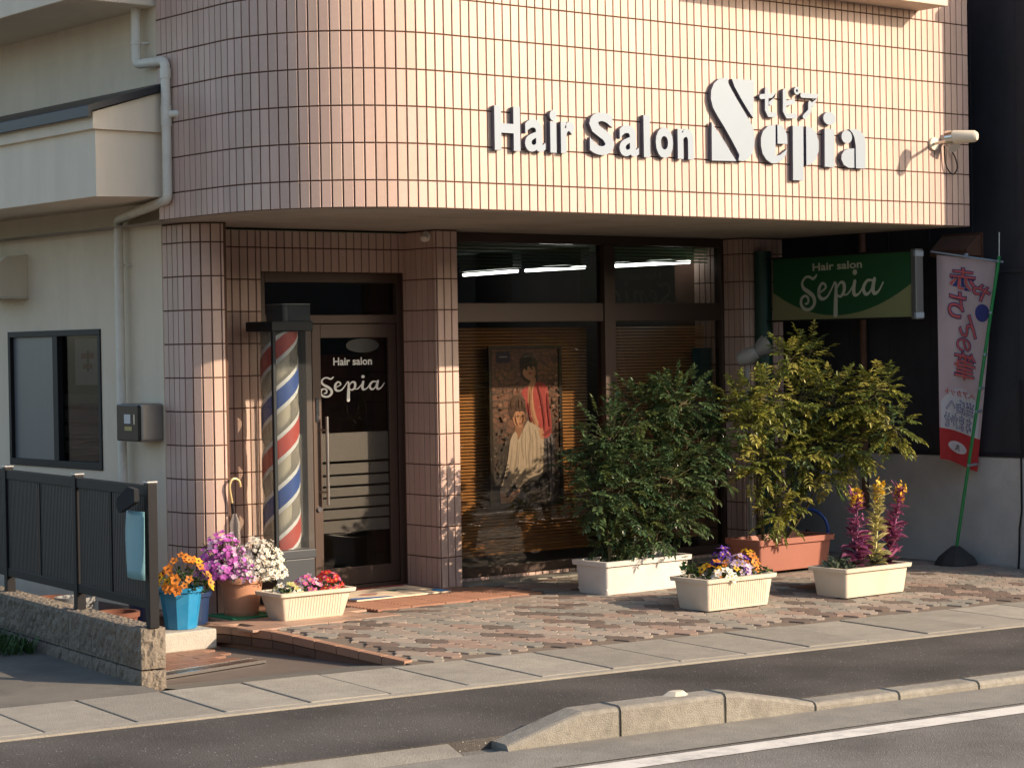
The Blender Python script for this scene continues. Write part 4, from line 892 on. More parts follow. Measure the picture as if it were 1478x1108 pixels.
layers = [
 (HAIRB, [(285, 160), (310, 118), (350, 105), (385, 125), (402, 170), (400, 230), (405, 290), (350, 300), (300, 265), (290, 210)]),
 (JEAN, [(430, 630), (505, 620), (512, 720), (500, 1010), (455, 1010), (440, 800)]),
 (JACK, [(295, 345), (345, 310), (400, 290), (445, 300), (472, 335), (478, 420), (492, 520), (490, 610), (445, 640), (405, 560), (360, 545), (330, 470), (318, 400)]),
 (SKIN, [(303, 215), (320, 195), (355, 188), (385, 200), (388, 250), (365, 280), (335, 270), (312, 250)]),
 (HAIRB, [(290, 200), (315, 150), (375, 150), (398, 205), (375, 185), (365, 208), (345, 190), (330, 212), (312, 205), (300, 235)]),
 (LIPS, [(338, 232), (354, 226), (370, 232), (354, 242)]),
 (SKIN, [(340, 320), (352, 290), (372, 262), (385, 258), (392, 285), (378, 320), (370, 345), (374, 420), (390, 500), (405, 545), (395, 575), (365, 560), (345, 500), (335, 400)]),
 (HAIRR, [(206, 430), (225, 385), (265, 365), (300, 385), (318, 430), (322, 490), (300, 470), (230, 480), (225, 520), (212, 480)]),
 (SKIN2, [(250, 560), (300, 545), (310, 600), (262, 640), (245, 600)]),
 (SKIN, [(228, 480), (255, 468), (300, 470), (314, 490), (312, 525), (298, 560), (275, 570), (250, 555), (235, 520)]),
 (HAIRR, [(222, 470), (240, 430), (300, 425), (318, 475), (295, 462), (280, 475), (262, 460), (245, 482), (236, 505), (226, 500)]),
 (SKIN2, [(283, 500), (292, 500), (293, 528), (281, 528)]), (LIPS, [(270, 541), (296, 539), (290, 548), (275, 549)]),
 (HAIRB, [(252, 497), (272, 495), (272, 500), (253, 502)]), (HAIRB, [(291, 494), (308, 494), (308, 499), (292, 499)]),
 (TROU, [(195, 960), (260, 905), (350, 850), (430, 845), (470, 900), (455, 1030), (230, 1034)]),
 (SHIRT, [(245, 592), (262, 615), (268, 640), (325, 535), (350, 540), (420, 585), (438, 650), (432, 760), (425, 850), (350, 880), (300, 915), (255, 948), (240, 915), (205, 945), (180, 965), (140, 958), (165, 880), (190, 790), (205, 700), (215, 640)]),
 (SKIN, [(142, 960), (178, 968), (188, 1000), (178, 1030), (145, 1026)]), (SKIN, [(200, 985), (240, 950), (272, 948), (262, 980), (228, 1015), (198, 1030), (182, 1015)]),
 (SKIN, [(402, 590), (428, 575), (440, 610), (438, 648), (418, 640)]),
 (NAVY, [(130, 105), (138, 98), (210, 98), (220, 106), (220, 158), (210, 166), (138, 166), (130, 158)]), (SHIRT, [(148, 128), (202, 128), (202, 133), (148, 133)])]
fig = MB()
for k, (m_, pl) in enumerate(layers):
    q = [pp(*a) for a in pl]
    if len(q) > 5 and m_ not in (LIPS,): q = smoothp(q, 3)
    fig.add([PPm(u, v, .0003*k) for u, v in q], [tuple(range(len(q)))], m_)
hk = .0003*len(layers)
def pst(pts, w, m_):
    global hk
    hk += .00012; stroke_faces(fig, [pp(*a) for a in pts], w, lambda u, v, h: PPm(u, v, h), hk, m_, k=4)
SH1 = mat('printed shirt fold', (.45, .40, .34), .6, var=.1, vscale=15); SH2 = mat('printed shirt light', (.66, .60, .52), .6); JK1 = mat('printed jacket fold', (.27, .03, .04), .6); JN1 = mat('printed jeans light', (.24, .24, .28), .6); HR1 = mat('printed hair light', (.12, .06, .042), .5); SK1 = mat('printed skin light', (.66, .40, .28), .6); LV = mat('printed leaves', (.10, .10, .10), .6, var=.4, vscale=30)
pr_ = random.Random(4)
for a in ([(300, 580), (290, 660), (300, 760)], [(340, 560), (350, 650), (335, 760), (345, 850)], [(380, 590), (395, 680), (385, 800)], [(262, 660), (255, 760), (235, 860), (205, 930)], [(225, 690), (215, 790), (190, 880)], [(400, 760), (350, 830), (280, 900)], [(415, 680), (420, 760), (400, 840)]): pst(a, [.008]+[.022]*(len(a)-2)+[.006], SH1)
for a in ([(275, 700), (268, 790), (245, 880)], [(320, 600), (318, 700), (322, 800)], [(365, 620), (368, 720), (362, 820)]): pst(a, .014, SH2)
for a in ([(400, 310), (425, 400), (440, 500), (445, 600)], [(465, 360), (470, 450), (480, 560)], [(335, 420), (345, 480), (355, 530)], [(430, 620), (460, 610), (488, 590)]): pst(a, [.008, .026, .022, .008][:len(a)], JK1)
for a in ([(465, 650), (470, 760), (478, 900), (475, 1000)], [(490, 640), (495, 760), (490, 880)]): pst(a, .02, JN1)
for k in range(16):
    x = 212+pr_.random()*100; pst([(x, 385+abs(x-262)*.5), (x+(x-262)*.18, 425+abs(x-262)*.2), (x+(x-262)*.12+pr_.uniform(-6, 6), 455+pr_.uniform(-10, 8))], [.004, .009, .003], HR1 if k % 2 else HAIRR)
for k in range(12):
    x = 292+pr_.random()*104; pst([(x, 135+abs(x-345)*.5), (x+(x-345)*.15, 175), (x+(x-345)*.1+pr_.uniform(-5, 5), 205+pr_.uniform(-5, 15))], [.004, .010, .003], HAIRB if k % 3 else HAIRR)
pst([(302, 478), (306, 510), (296, 550)], [.006, .022, .006], SKIN2); pst([(252, 480), (256, 520), (270, 556)], [.004, .02, .006], SK1); pst([(380, 205), (384, 235), (368, 268)], [.006, .02, .006], SKIN2); pst([(352, 330), (350, 420), (362, 500), (385, 550)], [.006, .014, .014, .008], SKIN2); pst([(372, 300), (362, 350), (364, 430)], [.006, .012, .006], SK1)
for x, y in ((262, 499), (299, 497), (326, 212), (360, 208)): pst([(x-8, y), (x, y-2), (x+8, y)], [.004, .009, .004], HAIRB)
for k in range(90):
    x, y = pr_.uniform(100, 215), pr_.uniform(560, 950)
    if pr_.random() < .25: x, y = pr_.uniform(505, 540), pr_.uniform(250, 1000)
    if x > 185 and y > 640 and x < 400: continue
    pst([(x, y), (x+pr_.uniform(-14, 14), y+pr_.uniform(-14, 14))], [pr_.uniform(.008, .024), .004], LV if k % 2 else TROU)
for k in range(46):
    x, y = pr_.uniform(100, 290), pr_.uniform(235, 540)
    if k % 3 == 0: x = pr_.uniform(485, 540)
    elif x > 190 and y > 340: continue
    pst([(x, y), (x+pr_.uniform(-22, 22), y+pr_.uniform(-5, 5))], [pr_.uniform(.01, .028), .008], HAIRR if k % 2 else mat('printed pale stone', (.36, .22, .17), .6, var=.2))
fig.build('print_figures', po)
MB().box((3.84, 2.40, 1.42), (4.07, 2.405, 1.80), mat('teal print', (.015, .075, .09), .5, var=.2, vscale=5)).build('teal_poster', label='dark teal poster at the right end of the shop window', category='poster')
MB().box((3.80, 2.39, 1.12), (4.06, 2.395, 1.34), mat('grey notice', (.18, .18, .18), .7, var=.08)).build('grey_notice', label='grey paper notice below the teal poster in the window', category='notice')
t = thing('sensor', 'small white round sensor at the top of the tiled pillar beside the door', 'sensor', loc=(.818, 2.14, 2.69))
mb = MB(); mb.tube([(0, 0, 0), (-.02, 0, 0)], .04, mat('sensor cream', (.75, .70, .60), .5), 16); mb.build('base', t, smooth=True); MB().lathe((-.03, 0, -.04), [(.03, .04), (.034, .025), (.024, .005), (.001, -.004)], MATS['sensor cream'], 14).build('dome', t, smooth=True)

# ================================================================== DOOR MAT
mt = thing('door_mat', 'cream door mat with colourful blue red and green patches before the entrance', 'mat')
DM = lambda q: Vector((-.16+q.x*.86, 1.76+q.y*.60, .0045+q.z))
MB().box((0, 0, 0), (1, 1, .012), mat('cream mat pile', (.74, .60, .43), .95, var=.12, vscale=20, bump=.4, bscale=200), DM).build('mat_base', mt, bevel=.003)
def patch(col, pts, k): 
    MB().add([DM(Vector((u, v, .0127+.0004*k))) for u, v in pts], [tuple(range(len(pts)))], mat('mat dye %d' % k, col, .95, var=.2, vscale=18)).build('pattern_patch', mt)
patch((.05, .12, .30), [(0, 0), (.40, 0), (.36, .10), (.2, .14), (.04, .2), (0, .16)], 1); patch((.02, .16, .40), [(.9, 0), (1, 0), (1, .35), (.93, .28), (.87, .12)], 2); patch((.35, .03, .03), [(.45, .86), (.62, .92), (.95, .9), (1, 1), (.4, 1)], 3)
patch((.05, .18, .12), [(.62, .45), (.72, .55), (.8, .45), (.75, .62), (.6, .6)], 4); patch((.42, .20, .16), [(.2, .32), (.34, .28), (.42, .4), (.3, .48), (.22, .42)], 5); patch((.10, .12, .10), [(.1, .65), (.28, .72), (.3, .8), (.12, .74)], 6); patch((.06, .10, .16), [(.32, .78), (.42, .84), (.44, .9), (.30, .86)], 7)

# ================================================================== GREEN PROJECTING SIGN
gs = thing('projecting_sign', 'green projecting sign with white script Sepia on a dark green post', 'sign')
GP = mat('dark green post paint', (.008, .045, .03), .45, var=.08); GF1 = mat('sign green', (.012, .085, .03), .4, var=.06, vscale=2); GF2 = mat('sign pale green', (.24, .25, .12), .4, var=.05)
SX = 4.30; Y0_, Y1_, ZS0, ZS1 = 1.85, .30, 2.025, 2.545
MB().tube([(SX, 1.99, -.02), (SX, 1.99, 2.62)], .075, GP, 18).build('post', gs, smooth=True)
MB().box((SX-.03, Y1_+.002, ZS0-.015), (SX+.03, Y0_+.07, ZS0), BLACKAL).build('lower_rail', gs); MB().box((SX-.03, Y1_+.002, ZS1), (SX+.03, Y0_+.07, ZS1+.015), BLACKAL).build('upper_rail', gs)
MB().box((SX-.022, Y1_, ZS0), (SX+.022, Y0_, ZS1), GF1).build('panel', gs)
MB().box((SX-.045, Y1_-.052, ZS0-.02), (SX+.045, Y1_-.001, ZS1+.02), mat('sign end metal', (.16, .17, .18), .35, metal=.6)).build('end_cap', gs, bevel=.004)
for z in (ZS0-.012, ZS1-.04): MB().box((SX-.048, Y1_-.056, z), (SX+.048, Y1_-.03, z+.045), WHITEP).build('corner_clip', gs, bevel=.003)
GSP = lambda u, v, h: Vector((SX-.0225-.0006-h, Y0_+(Y1_-Y0_)*u, ZS0+(ZS1-ZS0)*v))
low = [(0, 0), (1, 0), (1, .53)]+[(1-.06*k, None) for k in range(1, 17)]
arc = []
for k in range(0, 25):
    u = 1-k/24; arc.append((u, .055+1.35*(u-.47)**2*(1.25 if u > .47 else 1.35)))
mb = MB(); mb.add([GSP(u, v, 0) for u, v in [(0, 0), (1, 0)]+arc], [tuple(range(2+len(arc)))], GF2); mb.build('pale_field', gs)
mb = MB(); SGN = mat('sign lettering', (.50, .52, .42), .5)
script_word(mb, lambda u, v, h: GSP(.205+.60*u, .14+v*1.72*1.03+.055*u, .0006+h), 0, SGN); mb.build('script_lettering', gs)
mb = MB(); text_fit(mb, 'Hair salon', .30, .655, .775, .90, lambda u, v, h: GSP(u, v+.04*(u-.3), h), .0006, SGN, offset=.022); mb.build('small_lettering', gs)

# floodlight in the shrubs
t = thing('garden_lamp', 'grey floodlight on a short stem behind the yellow green shrub', 'lamp')
GREYP = mat('grey lamp paint', (.30, .29, .27), .5, var=.06)
MB().tube([(3.63, 1.5, .1), (3.60, 1.5, 1.64)], .025, GREYP, 10).build('stem', t, smooth=True)
MB().tube([(3.54, 1.55, 1.695), (3.60, 1.49, 1.72), (3.65, 1.44, 1.76)], [.05, .075, .055], GREYP, 14).build('body', t, smooth=True)
MB().tube([(3.65, 1.44, 1.76), (3.69, 1.40, 1.80), (3.72, 1.37, 1.83)], [.045, .075, .085], GREYP, 16).build('shade', t, smooth=True); MB().tube([(3.705, 1.385, 1.816), (3.728, 1.362, 1.837)], [.05, .06], CHROME, 14).build('reflector', t, smooth=True)

# ================================================================== LAMP / CAMERA ON THE BAND
sc = thing('security_camera', 'cream bullet camera on an arm at the right end of the tiled wall', 'camera')
CAMC = mat('cream camera casing', (.66, .60, .47), .45)
MB().tube([(4.176, -.008, 3.373), (4.176, -.03, 3.373)], .05, CAMC, 18).build('wall_mount', sc, smooth=True)
MB().tube([(4.176, -.03, 3.373), (4.06, -.31, 3.375)], .012, CAMC, 8).build('arm', sc, smooth=True)
MB().tube([(4.035, -.265, 3.39), (4.055, -.315, 3.395)], [.056, .056], CHROME, 18).build('sun_shield_ring', sc, smooth=True)
MB().tube([(4.055, -.315, 3.395), (4.115, -.475, 3.39), (4.123, -.495, 3.389)], [.052, .045, .03], CAMC, 16).build('body', sc, smooth=True)
s2 = thing('spotlight', 'small grey spotlight with hanging cable beside the bullet camera', 'spotlight')
GREYL = mat('grey metal lamp', (.33, .32, .31), .35, metal=.4)
MB().tube([(4.30, -.008, 3.42), (4.30, -.09, 3.40)], [.035, .03], GREYL, 14).build('mount', s2, smooth=True)
MB().tube([(4.295, -.06, 3.40), (4.285, -.12, 3.36), (4.28, -.14, 3.34)], [.03, .045, .05], GREYL, 16).build('head', s2, smooth=True)
cb = catmull([(4.29, -.03, 3.36), (4.30, -.03, 3.24), (4.325, -.04, 3.17), (4.37, -.05, 3.14), (4.42, -.05, 3.19), (4.41, -.04, 3.27), (4.37, -.03, 3.33)], 5)
MB().tube(cb, .006, BLACKAL, 6).build('cable', s2, smooth=True)

# ================================================================== BANNER
fl = thing('banner', 'pink and white vertical advertising banner on a leaning green pole by the dark wall', 'banner')
TL, TRc, BLc, BRc = Vector((4.634, .35, 2.525)), Vector((4.888, -.05, 2.466)), Vector((4.765, .45, .846)), Vector((4.985, .25, .765))
fn = (TRc-TL).cross(Vector((0, 0, 1))).normalized()
if fn.dot(CAM-TL) < 0: fn = -fn
def CL(u, v, h=0):
    """u left to right, v top to bottom, rippled"""
    a = TL.lerp(TRc, u); b = BLc.lerp(BRc, u); p = a.lerp(b, v); amp = .010+.012*v
    d = amp*math.sin(7*u+2.2*v+.8)+.004*math.sin(15*u-5*v)+.004*math.sin(9*v+6*u)
    return p+fn*(d+h)+Vector((0, 0, .02*math.sin(3*u+1)*v))
def cloth(nm, m_, u0, u1, v0, v1, h, nu=16, nv=40, par=fl):
    mb = MB(); vv = [CL(u0+(u1-u0)*i/nu, v0+(v1-v0)*j/nv, h) for j in range(nv+1) for i in range(nu+1)]
    mb.add(vv, [(j*(nu+1)+i, (j+1)*(nu+1)+i, (j+1)*(nu+1)+i+1, j*(nu+1)+i+1) for j in range(nv) for i in range(nu)], m_); return mb.build(nm, par, smooth=True)
CLOTH = mat('thin pinkish banner cloth', (.60, .47, .47), .85, var=.08, vscale=4, trans=.3); CRED = mat('banner red', (.52, .04, .04), .85, trans=.3); CWHT = mat('banner white', (.66, .65, .66), .85, trans=.3); CNAV = mat('banner navy', (.03, .035, .16), .85); CTXT = mat('banner letter red', (.44, .085, .085), .85)
cloth('cloth', CLOTH, 0, 1, 0, .845, 0); cloth('cloth_foot', CRED, 0, 1, .845, 1, 0, 16, 8)
mb = MB(); vv = []
nu, nv = 14, 14
for j in range(nv+1):
    for i in range(nu+1):
        u = .04+.90*i/nu; top = .632+.10*(2*u-1)**2; vv.append(CL(u, top+(.843-top)*j/nv, .0012))
mb.add(vv, [(j*(nu+1)+i, (j+1)*(nu+1)+i, (j+1)*(nu+1)+i+1, j*(nu+1)+i+1) for j in range(nv) for i in range(nu)], CWHT); mb.build('white_field', fl, smooth=True)
def ct(txt, x0, x1, y0, y1, m1, m2, off1, off2, nm='lettering'):
    """mirrored print, seen from the back of the cloth (crop units: 40..310 across, 60..1060 down)"""
    u0, u1, v0, v1 = (x0-40)/270, (x1-40)/270, (y0-60)/1000, (y1-60)/1000
    mb = MB(); P = lambda u, v, h: CL(u, v, h)
    if m1: text_fit(mb, txt, u0-.015, u1+.015, v1+.004, v0-.004, P, .0050, m1, offset=off1, flip=True)
    text_fit(mb, txt, u0, u1, v1, v0, P, .0125, m2, offset=off2, flip=True); mb.build(nm, fl)
for ch, *bx_ in (('赤', 100, 225, 112, 215), ('ち', 95, 180, 228, 355), ('ゃ', 212, 298, 178, 258), ('ん', 150, 245, 330, 440), ('の', 140, 216, 448, 510), ('筆', 130, 250, 515, 648)): ct(ch, *bx_, CNAV, CTXT, .035, .006)
ct('当店へ', 85, 255, 752, 815, CNAV, CWHT, .04, -.004, 'navy_lettering'); ct('おまかせ', 75, 245, 825, 892, CNAV, CWHT, .04, -.004, 'navy_lettering'); ct('ヘアカット', 75, 255, 702, 735, None, CTXT, 0, .02)
def disc(nm, cx, cy, rx, ry, m_, h):
    n = 24; mb = MB(); mb.add([CL((cx+rx*math.cos(2*math.pi*k/n)-40)/270, (cy+ry*math.sin(2*math.pi*k/n)-60)/1000, h) for k in range(n)], [tuple(range(n))], m_); mb.build(nm, fl)
disc('navy_dot', 265, 312, 36, 42, CNAV, .004); disc('white_oval', 162, 982, 66, 28, CWHT, .004); ct('久', 145, 180, 966, 998, None, BLACKAL, 0, .02)
PB, PT = Vector((4.80, .33, .10)), Vector((4.886, -.085, 2.50)); BP = mat('green banner pole', (.012, .20, .055), .45)
fn2 = fn*.035
MB().tube([PB, PT+fn2*.6], .014, BP, 10).build('pole', fl, smooth=True); MB().tube([PT+fn2*.6, PT+fn2*.6+Vector((.005, 0, .19))], .005, STEEL, 6).build('pole_tip', fl)
MB().tube([Vector((4.601, .38, 2.552))+fn2*.4, Vector((4.916, -.10, 2.452))+fn2*.4], .008, WHITEP, 8).build('cross_bar', fl)
for v_ in (.0, .245, .44, .60, .71, .965):
    p = CL(.97, max(.004, v_), .004); q = PB.lerp(PT+fn2*.6, min(1, max(0, (p.z-PB.z)/(PT.z-PB.z)))); MB().tube([p, q+fn*.016], .011, WHITEP, 6).build('tie', fl)
p = CL(.5, .0, .01); MB().tube([p, p+Vector((0, 0, .035))], .016, WHITEP, 8).build('tie', fl)
mb = MB(); mb.lathe((4.80, .33, gz(Vector((4.8, .33, 0)))), [(.001, .155), (.035, .15), (.07, .125), (.15, .06), (.175, .02), (.18, .0)], mat('black rubber base', (.03, .029, .028), .8, var=.15), 10); mb.build('base', fl)

# ================================================================== POTS, TROUGHS AND PLANTS
def trough(name, label, x0, x1, y0, y1, h, m_, flare=.035, rim=.03, ribs=0, foot=0, group='window box troughs'):
    """tapered rectangular planter with rim, hollow, soil inside"""
    cx, cy = (x0+x1)/2, (y0+y1)/2; z0 = gz(Vector((cx, cy, 0)))
    t = thing(name, label, 'planter', group, loc=(cx, cy, z0)); hx, hy = (x1-x0)/2, (y1-y0)/2
    mb = MB(); f = flare; zt = h-rim
    lev = [(0, foot), (f*.15, foot+.02), (f*.85, zt), (f+.018, zt), (f+.022, h), (f-.012, h), (f-.02, h-.045)]
    def ringp(e, z, k=3):
        """rounded rectangle"""
        r = .025; o = []
        for sx, sy, a0 in ((1, -1, -90), (1, 1, 0), (-1, 1, 90), (-1, -1, 180)):
            for i in range(k+1):
                a = R(a0+90*i/k); o.append(Vector((sx*(hx+e-r)+r*math.cos(a), sy*(hy+e-r)+r*math.sin(a), z)))
        return o
    rings = [ringp(e, z) for e, z in lev]; n = len(rings[0])
    mb.add([v for r_ in rings for v in r_], [(i*n+k, i*n+(k+1) % n, (i+1)*n+(k+1) % n, (i+1)*n+k) for i in range(len(rings)-1) for k in range(n)], m_)
    mb.add(ringp(0, foot+.001), [tuple(range(n))[::-1]], m_)
    mb.build('box', t, smooth=True)
    MB().add(ringp(f-.02, h-.045), [tuple(range(n))], mat('potting soil', (.045, .03, .02), 1, var=.4, vscale=40, bump=.8, bscale=120)).build('soil', t)
    if ribs:
        mb = MB(); k = 0; x = -hx+.03
        while x < hx-.03:
            a, b = lev[1], lev[2]
            mb.add([(x, -hy-a[0]-.0025, a[1]), (x+ribs*.5, -hy-a[0]-.0025, a[1]), (x+ribs*.5, -hy-b[0]-.0025, b[1]), (x, -hy-b[0]-.0025, b[1]), (x-.002, -hy-a[0]+.003, a[1]), (x+ribs*.5+.002, -hy-a[0]+.003, a[1]), (x+ribs*.5+.002, -hy-b[0]+.003, b[1]), (x-.002, -hy-b[0]+.003, b[1])], [(0, 1, 2, 3), (4, 0, 3, 7), (1, 5, 6, 2)], m_); x += ribs
        mb.build('ribs', t, kind='stuff')
    if foot:
        for sx in (-1, 1):
            for sy in (-1, 1): MB().box((sx*hx-.05 if sx > 0 else -hx, sy*hy-.05 if sy > 0 else -hy, 0), (hx if sx > 0 else -hx+.05, hy if sy > 0 else -hy+.05, foot), m_).build('foot', t)
    return t
WPL = mat('weathered white plastic', (.68, .64, .57), .55, var=.04, vscale=6, stain=(.45, .38, .30), sscale=4, samt=.35); CPL = mat('cream plastic', (.66, .575, .45), .5, var=.03, vscale=6, stain=(.42, .32, .2), sscale=5, samt=.3); BPL = mat('terracotta plastic', (.36, .14, .095), .55, var=.06, vscale=8)
wt = trough('white_trough', 'white plastic trough holding the dark green shrub', 1.375, 2.18, .76, 1.08, .245, WPL, .018, .035)
MB().box((-.405, -.163, .03), (.405, .163, .042), WPL).build('band', wt, bevel=.003)
trough('brown_trough', 'terracotta brown plastic trough holding the yellow green shrub', 3.06, 3.84, .85, 1.16, .285, BPL, .025, .045, foot=.03)
pp_t = trough('pansy_trough', 'cream ribbed trough of mixed pansies standing nearest the kerb', 1.41, 2.015, -.265, .03, .225, CPL, .030, .028, ribs=.022)
trough('kale_trough', 'cream trough with tall flowering kale at the right', 2.65, 3.295, -.425, -.13, .215, CPL, .026, .028)
ft = trough('primrose_trough', 'small cream ribbed trough of red pink and yellow flowers by the door step', -1.155, -.665, 1.195, 1.39, .195, CPL, .05, .024, ribs=.022)
MB().box((-.262, -.05, .09), (-.261, .01, .13), mat('grey sticker', (.30, .28, .27), .7, var=.3, vscale=80)).build('sticker', ft)

# pots
bpot = thing('blue_pot', 'bright blue faceted flower pot standing on a concrete block', 'pot', loc=(-1.82, 1.42, .0))
BL1 = mat('bright blue plastic', (.01, .21, .42), .4, var=.05, stain=(.16, .40, .5), sscale=3, samt=.25)
def facet_pot(par, r0, r1, h, m_, n=10):
    mb = MB(); vv = []
    for r_, z in ((.001, .001), (r0, .0), (r1, h-.03), (r1+.014, h-.03), (r1+.016, h), (r1-.008, h), (r1-.014, h-.04), (.001, h-.04)): vv += [Vector((r_*math.cos(2*math.pi*(k+.3)/n), r_*math.sin(2*math.pi*(k+.3)/n), z)) for k in range(n)]
    mb.add(vv, [(i*n+k, i*n+(k+1) % n, (i+1)*n+(k+1) % n, (i+1)*n+k) for i in range(7) for k in range(n)], m_); return mb.build('pot', par, bevel=.002)
facet_pot(bpot, .105, .140, .275, BL1)
dpot = thing('navy_pot', 'dark blue pot in the shade behind the bright blue pot', 'pot', loc=(-1.60, 1.66, LOW_Z)); facet_pot(dpot, .10, .125, .34, mat('dark blue plastic', (.012, .03, .085), .4), 16)
cbk = MB(); cbk.box((-2.06, 1.24, LOW_Z+.002), (-1.655, 1.56, -.002), mat('pale concrete block', (.42, .39, .33), .92, var=.12, vscale=8, bump=.5, bscale=100, stain=(.22, .2, .17), sscale=5, samt=.4))
cbk.build('concrete_block', label='pale concrete block under the bright blue pot', category='block', bevel=.01)
tpot = thing('terracotta_pot', 'large terracotta pot of purple and white flowers beside the barber pole', 'pot', loc=(-1.20, 1.66, .014)); TER = mat('terracotta clay', (.47, .225, .125), .75, var=.08, vscale=7, stain=(.52, .36, .25), sscale=3, samt=.3, bump=.15, bscale=60)
MB().lathe((0, 0, 0), [(.001, .001), (.115, 0), (.120, .012), (.123, .03), (.118, .032), (.148, .225), (.162, .225), (.166, .268), (.150, .270), (.145, .23), (.001, .225)], TER, 36).build('pot', tpot, smooth=True)
gm = MB(); GMAT = mat('green plastic tray', (.02, .22, .09), .45)
gm.box((-1.385, 1.48, .0045), (-1.015, 1.84, .014), GMAT)
for k in range(9): gm.box((-1.38+.041*k, 1.48, .0142), (-1.38+.041*k+.015, 1.84, .019), GMAT) if (k < 2 or k > 7) else None
gm.build('tray', label='flat green plastic tray under the terracotta pot', category='tray')
# umbrella
um = thing('umbrella', 'folded umbrella with golden crook handle behind the terracotta pot', 'umbrella')
GOLD = mat('golden handle', (.62, .47, .22), .3, metal=.4)
MB().tube(catmull([(-1.15, 1.84, .775), (-1.168, 1.84, .88), (-1.155, 1.84, .93), (-1.125, 1.84, .945), (-1.09, 1.84, .925), (-1.08, 1.84, .885)], 5), .0095, GOLD, 10).build('handle', um, smooth=True)
MB().tube([(-1.15, 1.84, .775), (-1.142, 1.84, .70)], .010, BLACKAL, 8).build('shaft', um)
mb = MB(); prof = [(.010, .70), (.032, .63), (.030, .58), (.036, .45), (.026, .25), (.012, .05)]; vv = []; n = 16
for r_, z in prof: vv += [Vector((-1.13+r_*(1+.35*math.cos(8*math.pi*k/n))*math.cos(2*math.pi*k/n), 1.84+r_*(1+.35*math.cos(8*math.pi*k/n))*math.sin(2*math.pi*k/n), z)) for k in range(n)]
mb.add(vv, [(i*n+k, i*n+(k+1) % n, (i+1)*n+(k+1) % n, (i+1)*n+k) for i in range(5) for k in range(n)], glass('clear umbrella film', (.85, .84, .82), rough=.2, haze=.35, hazecol=(.45, .40, .36))); mb.build('canopy', um, smooth=True)
# garden reel half hidden behind the brown trough
t = thing('blue_ring', 'blue hose reel ring half hidden behind the terracotta trough', 'reel', loc=(4.08, 1.3, 0))
mb = MB(); mb.tube([Vector((.62*.17*math.cos(a), -.78*.17*math.cos(a), .28+.17*math.sin(a))) for a in [2*math.pi*k/24 for k in range(25)]], .014, mat('hose blue', (.015, .07, .32), .4), 8, cap=False); mb.build('ring', t, smooth=True)
MB().tube([(0, 0, .0), (0, 0, .28)], .02, BLACKAL, 8).build('stand', t)

# --- foliage and blossom makers
def leaf(mb, b, d, up, l, w, m_, fold=.25):
    d = d.normalized(); s_ = d.cross(up)
    if s_.length < .01: s_ = d.cross(Vector((1, 0, 0)))
    s_.normalize(); n_ = s_.cross(d)
    m1, m2, tip = b+d*l*.32, b+d*l*.70-n_*l*.03, b+d*l-n_*l*.09; e = n_*w*fold
    mb.add([b, m1+s_*w*.5+e, m2+s_*w*.42+e, tip, m2-s_*w*.42+e, m1-s_*w*.5+e, m1, m2], [(0, 1, 6), (1, 2, 7, 6), (2, 3, 7), (3, 4, 7), (4, 5, 6, 7), (5, 0, 6)], m_)
def rvec(rg, zlo=-1, zhi=1):
    a = rg.random()*2*math.pi; z = rg.uniform(zlo, zhi); r_ = math.sqrt(max(0, 1-z*z)); return Vector((r_*math.cos(a), r_*math.sin(a), z))
def frond(mb, rg, b, d, L_, n, lw, ll, mats, rach):
    """pinnate leaf: drooping rachis with paired leaflets"""
    d = d.normalized(); pts = [b]; v = d.copy(); p = b.copy(); st_ = L_/n
    for k in range(n):
        v = (v+Vector((0, 0, -.10))).normalized(); p = p+v*st_; pts.append(p.copy())
    side = v.cross(Vector((0, 0, 1)))
    if side.length < .05: side = Vector((1, 0, 0))
    side.normalize(); m_ = rg.choice(mats)
    for k in range(1, n+1):
        f = 1-.45*abs(k/n-.45)
        for sgn in (-1, 1):
            dd = (v*.55+side*sgn*.85+Vector((0, 0, rg.uniform(-.35, .25)))).normalized(); leaf(mb, pts[k], dd, Vector((rg.uniform(-.3, .3), rg.uniform(-.3, .3), 1)), ll*f*rg.uniform(.8, 1.2), lw*rg.uniform(.8, 1.2), m_)
    leaf(mb, pts[-1], v, Vector((0, 0, 1)), ll, lw, m_)
    mb.tube([pts[0], pts[n//2], pts[-1]], [.0022, .0018, .001], rach, 3, cap=False)
def shrub(name, label, clusters, stems, mats, rach, seed, dens, ll, lw, sparse=None):
    rg = random.Random(seed); t = thing(name, label, 'shrub'); mb = MB(); br = MB()
    for (x, y, z, r_) in clusters:
        c = Vector((x, y, z)); s0 = min(stems, key=lambda q: (Vector(q)-Vector((x, y, q[2]))).length); b = Vector(s0)
        mid = b.lerp(c, .55)+Vector((rg.uniform(-.05, .05), rg.uniform(-.05, .05), .05)); mid.x = b.x*.6+c.x*.4; mid.y = b.y*.6+c.y*.4
        br.tube(catmull([b, b.lerp(mid, .5)+Vector((rg.uniform(-.02, .02), rg.uniform(-.02, .02), 0)), mid, c], 4), [.009]*5+[.007]*4+[.004]*4, rach, 6)
        for k in range(int(dens*r_*r_*1000*.55+8)):
            dv = rvec(rg); o = c+dv*r_*rg.random()**.45*Vector((1, .8, 1)).length/1.63
            d = (dv+Vector((0, 0, .35))+rvec(rg)*.6).normalized(); frond(mb, rg, o, d, rg.uniform(.10, .17), rg.choice((5, 6, 7)), lw, ll, mats, rach)
            if rg.random() < .25: br.tube([c, o], [.0035, .002], rach, 4, cap=False)
    mb.build('foliage', t, kind='stuff'); br.build('stems', t, smooth=True); return t
BARK = mat('shrub bark', (.11, .075, .05), .85, var=.2, vscale=30); RACH = mat('green brown stalk', (.09, .075, .03), .7)
